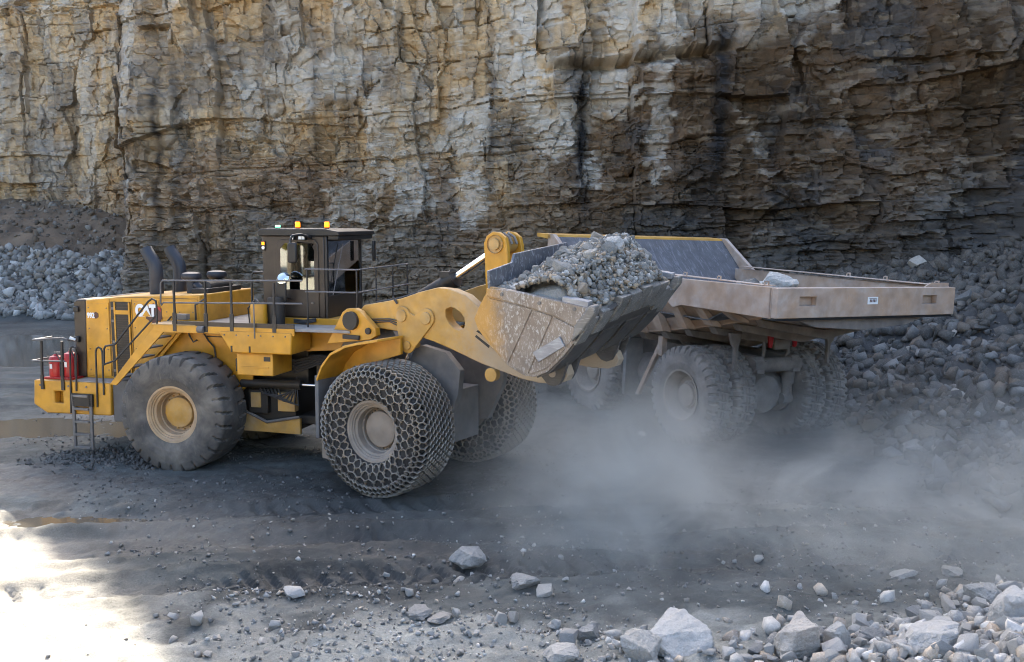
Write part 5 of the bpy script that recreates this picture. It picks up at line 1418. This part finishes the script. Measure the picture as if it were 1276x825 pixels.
rubble('talus_rubble', 'pale broken stone of the rubble bank behind the loader', p, s, SMALL, [(.2, .19, .17), (.28, .27, .245), (.40, .39, .36), (.23, .2, .16)], M['rubble_stuff'], 2)
p, s = cloud(3000, (-13, 8), (38, 56), lambda x, y: (seg_dist(x, y, FOOT) > -.5) & (y < cliff_y(x)), .08, .5, 2.2)
p2, s2 = cloud(2600, (-48, -20), (58, 72), lambda x, y: (seg_dist(x, y, FOOT) > 4.5) & (y < cliff_y(x)), .05, .32, 3.0, .1)
rubble('talus_rubble', 'brown earth and small stone on the slope above the left bank', p2, s2, SMALL, [(.12, .09, .06), (.18, .135, .09), (.2, .18, .15)], M['rubble_stuff'], 12)
rubble('talus_rubble', 'broken stone along the foot of the middle cliff', p, s, SMALL, GREY, M['rubble_stuff'], 3, (.6, 2.0))
k2 = lambda x, y: rs.uniform(0, 1, x.shape) < np.exp(-(((x - 8.6) / 3.6) ** 2 + ((y - 10.2) / 2.9) ** 2)) + .12 * (y < 13)
p, s = cloud(15000, (1.0, 14), (8.6, 15), k2, .02, .17, 2.0)
rubble('heap_rubble', 'small broken stone filling the lower right heap', p, s, SMALL, PALE, M['rubble_pale'], 4)
M['gravel'] = rock_mat('gravel_stone', [(.16, .15, .14), (.28, .265, .24), (.4, .38, .35), (.3, .27, .22)], 3.0, 0, 'Col', False, .3)
def k3(x, y):
    e = y + (fbm(x * .3, y * .4, 51, 3) - .5) * 5
    return rs.uniform(0, 1, x.shape) < (.95 * sst(14.6, 12.2, e) + .10) * (1 - .97 * sst(-2.0, -4, x + (y - 12) * .75))
p, s = cloud(42000, (-9, 9), (9, 19.5), k3, .006, .055, 4.0, .3)
rubble('gravel', 'pale gravel strewn over the near floor', p, s, TINY, [(.2, .19, .17), (.33, .31, .28), (.45, .43, .39), (.36, .3, .23)], M['gravel'], 5)
p, s = cloud(26000, (-14, 10), (13, 34), lambda x, y: (fbm(x * .3, y * .5, 77, 3) > .46) & (x + (y - 12) * .75 > -3.2) & (seg_dist(x, y, FOOT) < .2), .010, .05, 3.5, .2)
rubble('mud_clods', 'dark clods and stones pressed into the wheel tracks', p, s, TINY, [(.06, .056, .05), (.10, .095, .085), (.15, .14, .13)], M['gravel'], 6)
p, s = cloud(4000, (-11.6, -7.2), (22.2, 24.6), lambda x, y: rs.uniform(0, 1, x.shape) < np.exp(-(((x + 9.2) / 1.4) ** 2 + ((y - 23.2) / .7) ** 2)), .02, .075, 2.5, .35)
rubble('mud_clods', 'churned dark clods under the loader ladder', p, s, SMALL, [(.05, .045, .04), (.08, .07, .06)], M['gravel'], 7)

# --- load in the loader bucket: heap surface, then stones
MBW = loader.matrix_basis @ MB
def heap_h(x, y):
    """height of the load over the bucket, in bucket coordinates"""
    e = 1 - (np.abs(y + .05) / 2.0) ** 2.2
    base = np.interp(x, [2.75, 3.1, 3.6, 4.2, 4.7, 5.1, 5.4], [4.52, 4.72, 4.94, 5.05, 4.95, 4.68, 4.4])
    pk = np.interp(y, [-2.0, -1.5, -.8, 0, .7, 1.4, 2.0], [-.26, -.16, .04, .20, .24, .18, .02])
    return base + pk * sst(2.7, 3.3, x)
def lip_xz(y):
    e_ = np.interp(np.abs(y), [0, .75, 2.08], [.52, .52, 0.]); return 4.78 + .66 * e_, 3.90 + .75 * e_
def load_z(x, y):
    """heap, drawn down to the lip in front and to the side walls"""
    a_, c_ = lip_xz(y)
    return np.minimum(heap_h(x, y), c_ + .16 + np.clip(a_ - x, 0, 9) * 1.15)
ly = np.linspace(-2.0, 2.0, 90); fx = np.linspace(0, 1, 60); FX, LY = np.meshgrid(fx, ly)
LX = 2.76 + FX * (lip_xz(LY)[0] - .08 - 2.76)
LZ = load_z(LX, LY) - .13 - .12 * sst(-1.0, -1.7, LY) + (fbm(LX * 4, LY * 4, 91, 3) - .5) * .1
LZ[0] = LZ[-1] = 4.0; LZ[:, 0] = 4.3; LZ[:, -1] = lip_xz(ly)[1] - .12
lv_ = np.stack([LX, LY, LZ], -1).reshape(-1, 3); bot = lv_.copy(); bot[:, 2] = 3.9
top_f = grid_faces(60, 90)
wv = (np.array(MBW)[:3, :3] @ lv_.T).T + np.array(MBW)[:3, 3]
o = np_mesh('rock_fines', wv, top_f, M['rock_load'], smooth=False); tag(o, 'grey fines between the stones of the bucket load', None, None, 'stuff')
def to_world(p): return (np.array(MBW)[:3, :3] @ np.asarray(p).T).T + np.array(MBW)[:3, 3]
n = 7000
qy = rs.uniform(-1.98, 1.98, n); q = np.stack([2.8 + rs.uniform(0, 1, n) * (lip_xz(qy)[0] - .03 - 2.8), qy], -1); hz = load_z(q[:, 0], q[:, 1]) - .04
s = .018 + .085 * rs.uniform(0, 1, n) ** 3.0
rubble('rock_fines', 'small broken stone of the bucket load', to_world(np.column_stack([q, hz])), s, SMALL, LOAD, M['rubble_stuff'], 8)
LOADB = [(3.55, -.6, .22, 'tan rounded block near the top left of the bucket load'), (3.35, -1.2, .17, 'pale block above the bucket rim on the left of the load'), (3.75, -1.25, .18, 'tan stone in the middle of the bucket load front'), (4.35, -.9, .22, 'white slab-like stone near the bucket lip'), (4.1, -1.55, .2, 'pale wedge stone low at the near corner of the load'), (4.5, -.1, .24, 'long pale stone high by the bucket lip')]
for k, (x, y, s_, lb) in enumerate(LOADB):
    w_ = to_world([[x, y, load_z(np.array(x), np.array(y)) + .02]])[0]
    rock(k + 2, 'rock_cream' if k in (3, 5) else 'rock_load', w_, s_, rrot(), lb, None, 'stone', 'stone', hi=True)
pts = [(a, b, c) for a, b, c, _ in LOADB]
tries = 0
while len(pts) < 70 and tries < 4000:
    tries += 1
    x = rnd.uniform(2.9, 5.0); y = rnd.uniform(-1.85, 1.85); s_ = rnd.choice([.06, .07, .08, .09, .1, .12, .15, .2])
    if x > lip_xz(y)[0] - .12 or any((x - a) ** 2 + (y - b) ** 2 < (.62 * (s_ + c)) ** 2 for a, b, c in pts): continue
    pts.append((x, y, s_))
    w_ = to_world([[x, y, load_z(np.array(x), np.array(y)) + s_ * .15]])[0]
    o = rock(rnd.randrange(14), 'rock_load', w_, s_, rrot(), 'broken stone in the load heaped in the loader bucket', 'stones of the bucket load', 'stone', 'stone')
    LOOSE.append((o, 'stones of the bucket load', 'rock_load', s_))

# --- stones in the truck bed
tmw = np.array(TM)
def tw_(p): return tmw[:3, :3] @ np.array(p) + tmw[:3, 3]
rock(5, 'rock_cream', tw_((-2.6, 1.75, 4.45)), (.62, .5, .5), (.2, .3, 1.), 'big whitish boulder showing over the tail of the truck bed', None, 'boulder', 'boulder', hi=True)
rock(7, 'rock_grey', tw_((-2.1, 2.15, 4.35)), (.4, .35, .35), (.6, .2, .3), 'grey stone left of the whitish boulder in the truck bed', None, 'stone', 'stone', hi=True)
n = 700; q = np.stack([rs.uniform(-3.2, 3.0, n), rs.uniform(-2.5, 2.6, n)], -1)
hz = 3.95 + .35 * np.exp(-((q[:, 0] + 1.2) / 1.6) ** 2 - ((q[:, 1] - .9) / 1.4) ** 2)
p = (tmw[:3, :3] @ np.column_stack([q, hz]).T).T + tmw[:3, 3]
rubble('rock_fines', 'broken stone lying in the truck bed', p, .05 + .22 * rs.uniform(0, 1, n) ** 2, SMALL, LOAD, M['rubble_stuff'], 9)

# --- every loose stone is told apart by the nearest landmark and its side of it
ORD = ['nearest', 'second', 'third', 'fourth', 'fifth', 'sixth', 'seventh', 'eighth', 'ninth', 'tenth', 'eleventh', 'twelfth', 'thirteenth', 'fourteenth', 'fifteenth', 'sixteenth', 'seventeenth', 'eighteenth', 'nineteenth', 'twentieth']
LAND = {'stones of the lower right heap': ('lower right heap', [(850, 793, 'largest cream boulder'), (990, 800, 'pale rounded boulder'), (1160, 798, 'tan-and-white boulder'), (1266, 768, 'right-edge boulder'), (1225, 742, 'knobbly crest rock'), (1085, 790, 'dark brown rock')]),
        'loose stones on the gravel': ('near gravel', [(246, 778, 'white stone by the sunlit patch'), (368, 738, 'flat white stone'), (522, 760, 'flat grey slab'), (622, 774, 'pair of tan stones'), (733, 792, 'long low grey stone')]),
        'stones of the right-hand talus': ('right talus', [(1143, 556, 'long flat pale slab'), (1195, 523, 'low pale block'), (1190, 405, 'high pale block'), (1070, 470, 'truck right rear tyre')]),
        'blocks of the left rubble bank': ('left rubble bank', [(20, 340, 'left picture edge'), (75, 340, 'middle of the bank'), (150, 340, 'nearer exhaust stack')]),
        'stones of the bucket load': ('bucket load', [(700, 320, 'spill guard'), (735, 372, 'near bucket corner'), (760, 300, 'top of the load'), (840, 328, 'far end of the lip')])}
def photo_px(p):
    dx, dy, dz = p[0], p[1], p[2] - 5.72
    d = dy * CP - dz * SP; return 638 + 1234 * dx / d, 412.5 - 1234 * (dy * SP + dz * CP) / d
buck = {}
for o, grp, mt, s_ in LOOSE:
    u, v = photo_px(o.location)
    place, lm = LAND[grp]
    a, b, nm = min(lm, key=lambda q: (u - q[0]) ** 2 + (v - q[1]) ** 2)
    dx, dy = u - a, v - b
    sd_ = ('right of' if dx > 0 else 'left of') if abs(dx) > abs(dy) else ('below' if dy > 0 else 'above')
    tone = {'rock_pale': 'pale', 'rock_cream': 'cream', 'rock_grey': 'grey', 'rock_mid': 'grey', 'rock_load': 'grey-tan'}[mt]
    buck.setdefault((grp, nm, sd_, tone), []).append((math.hypot(dx, dy), o))
for (grp, nm, sd_, tone), lst in buck.items():
    for k, (d_, o) in enumerate(sorted(lst, key=lambda q: q[0])):
        o['label'] = f"{tone} stone in the {LAND[grp][0]}, {ORD[min(k, 19)]} {sd_} the {nm}"
# ------------------------------------------------------------------ airborne dust
def dust():
    t = NT('airborne_dust'); v = t.obj()
    sep = t.new('ShaderNodeSeparateXYZ'); t.lk(v, sep.inputs[0]); x, y, z = sep.outputs
    def gauss(cx, cy, cz, rx, ry, rz):
        def sq(s, c, r): 
            a = t.math('DIVIDE', t.math('SUBTRACT', s, c), r); return t.math('MULTIPLY', a, a)
        e = t.math('ADD', t.math('ADD', sq(x, cx, rx), sq(y, cy, ry)), sq(z, cz, rz))
        return t.math('POWER', 2.718, t.math('MULTIPLY', e, -1.0))
    n1 = t.ramp(t.noise(t.scale(v, (1, 1, 1.3)), .5, 5, .62, 1.4), [(.44, 0), (.60, 1)])
    a = t.math('MULTIPLY', gauss(1.9, 18.6, .4, 1.6, 2.8, 1.6), 2.4)
    b = t.math('MULTIPLY', gauss(4.6, 19.3, 0, 4.4, 3.4, .85), .95)
    c = t.math('MULTIPLY', gauss(10.0, 17.0, .2, 5.0, 3.8, 1.4), 1.1)
    d = t.math('MULTIPLY', gauss(7.0, 25.0, -.2, 5.5, 4.0, 1.5), .40)
    s = t.math('ADD', t.math('ADD', a, b), t.math('ADD', c, d))
    den = t.math('MULTIPLY', t.math('MULTIPLY', s, t.math('ADD', t.math('MULTIPLY', n1, 1.0), .16)), .32)
    den = t.math('SUBTRACT', den, .002, False); den = t.math('MAXIMUM', den, 0)
    pv = t.new('ShaderNodeVolumePrincipled')
    pv.inputs['Color'].default_value = (.80, .81, .76, 1); pv.inputs['Anisotropy'].default_value = .25
    t.lk(den, pv.inputs['Density']); t.lk(pv.outputs[0], t.out.inputs['Volume'])
    g = G(); g.box(-2.5, 17.5, 11.5, 33.0, -.9, 5.2)
    o = g.build('dust_cloud', t.m, None, 0, smooth=0); tag(o, 'pale dust drifting low round the truck and over the floor', None, None, 'stuff')
dust()
# ------------------------------------------------------------------ autumn wood on the open side of the pit, behind the viewpoint
def wood():
    r = np.random.RandomState(21); V = []; F = []; C = []; n0 = 0
    base = np.array([[-1, 0, -.6], [1, 0, -.6], [.9, .1, .7], [-.9, -.1, .6]])
    cols = np.array([[.10, .13, .03], [.20, .17, .03], [.28, .19, .04], [.07, .10, .03], [.24, .12, .03]])
    for k in range(90):
        tt = k / 89.0; cx = -95 + 150 * tt + r.uniform(-3, 3); cy_ = -8 - 52 * math.sin(min(tt * 2.2, 1.57)) + r.uniform(-5, 5)
        h = r.uniform(13, 20); col = cols[r.randint(5)]
        for _ in range(260):
            d = r.normal(size=3); d /= np.linalg.norm(d); rad = r.uniform(.5, 1) 
            c = np.array([cx, cy_, h * .6]) + d * rad * np.array([h * .28, h * .28, h * .42])
            q, _ = np.linalg.qr(r.normal(size=(3, 3)))
            V.append(base * r.uniform(.35, .9) @ q.T + c); F.append(np.array([[0, 1, 2, 3]]) + n0); n0 += 4
            C.append(np.broadcast_to(col * r.uniform(.6, 1.4), (4, 3)))
        for a in range(4):     # trunk as a square post that tapers
            e = [(.3, .3), (-.3, .3), (-.3, -.3), (.3, -.3)]; p0 = e[a]; p1 = e[(a + 1) % 4]
            V.append(np.array([[cx + p0[0], cy_ + p0[1], -.5], [cx + p1[0], cy_ + p1[1], -.5], [cx + p1[0] * .3, cy_ + p1[1] * .3, h * .7], [cx + p0[0] * .3, cy_ + p0[1] * .3, h * .7]])); F.append(np.array([[0, 1, 2, 3]]) + n0); n0 += 4
            C.append(np.broadcast_to(np.array([.07, .055, .04]), (4, 3)))
    t = NT('autumn_leaves'); at = t.new('ShaderNodeAttribute'); at.attribute_name = 'Col'; t.bsdf(at.outputs['Color'], .8)
    o = np_mesh('wood', np.concatenate(V), np.concatenate(F), t.m, smooth=False)
    set_col(o, 'Col', np.concatenate(C)); tag(o, 'autumn wood on the open side of the quarry', None, None, 'stuff')
wood()
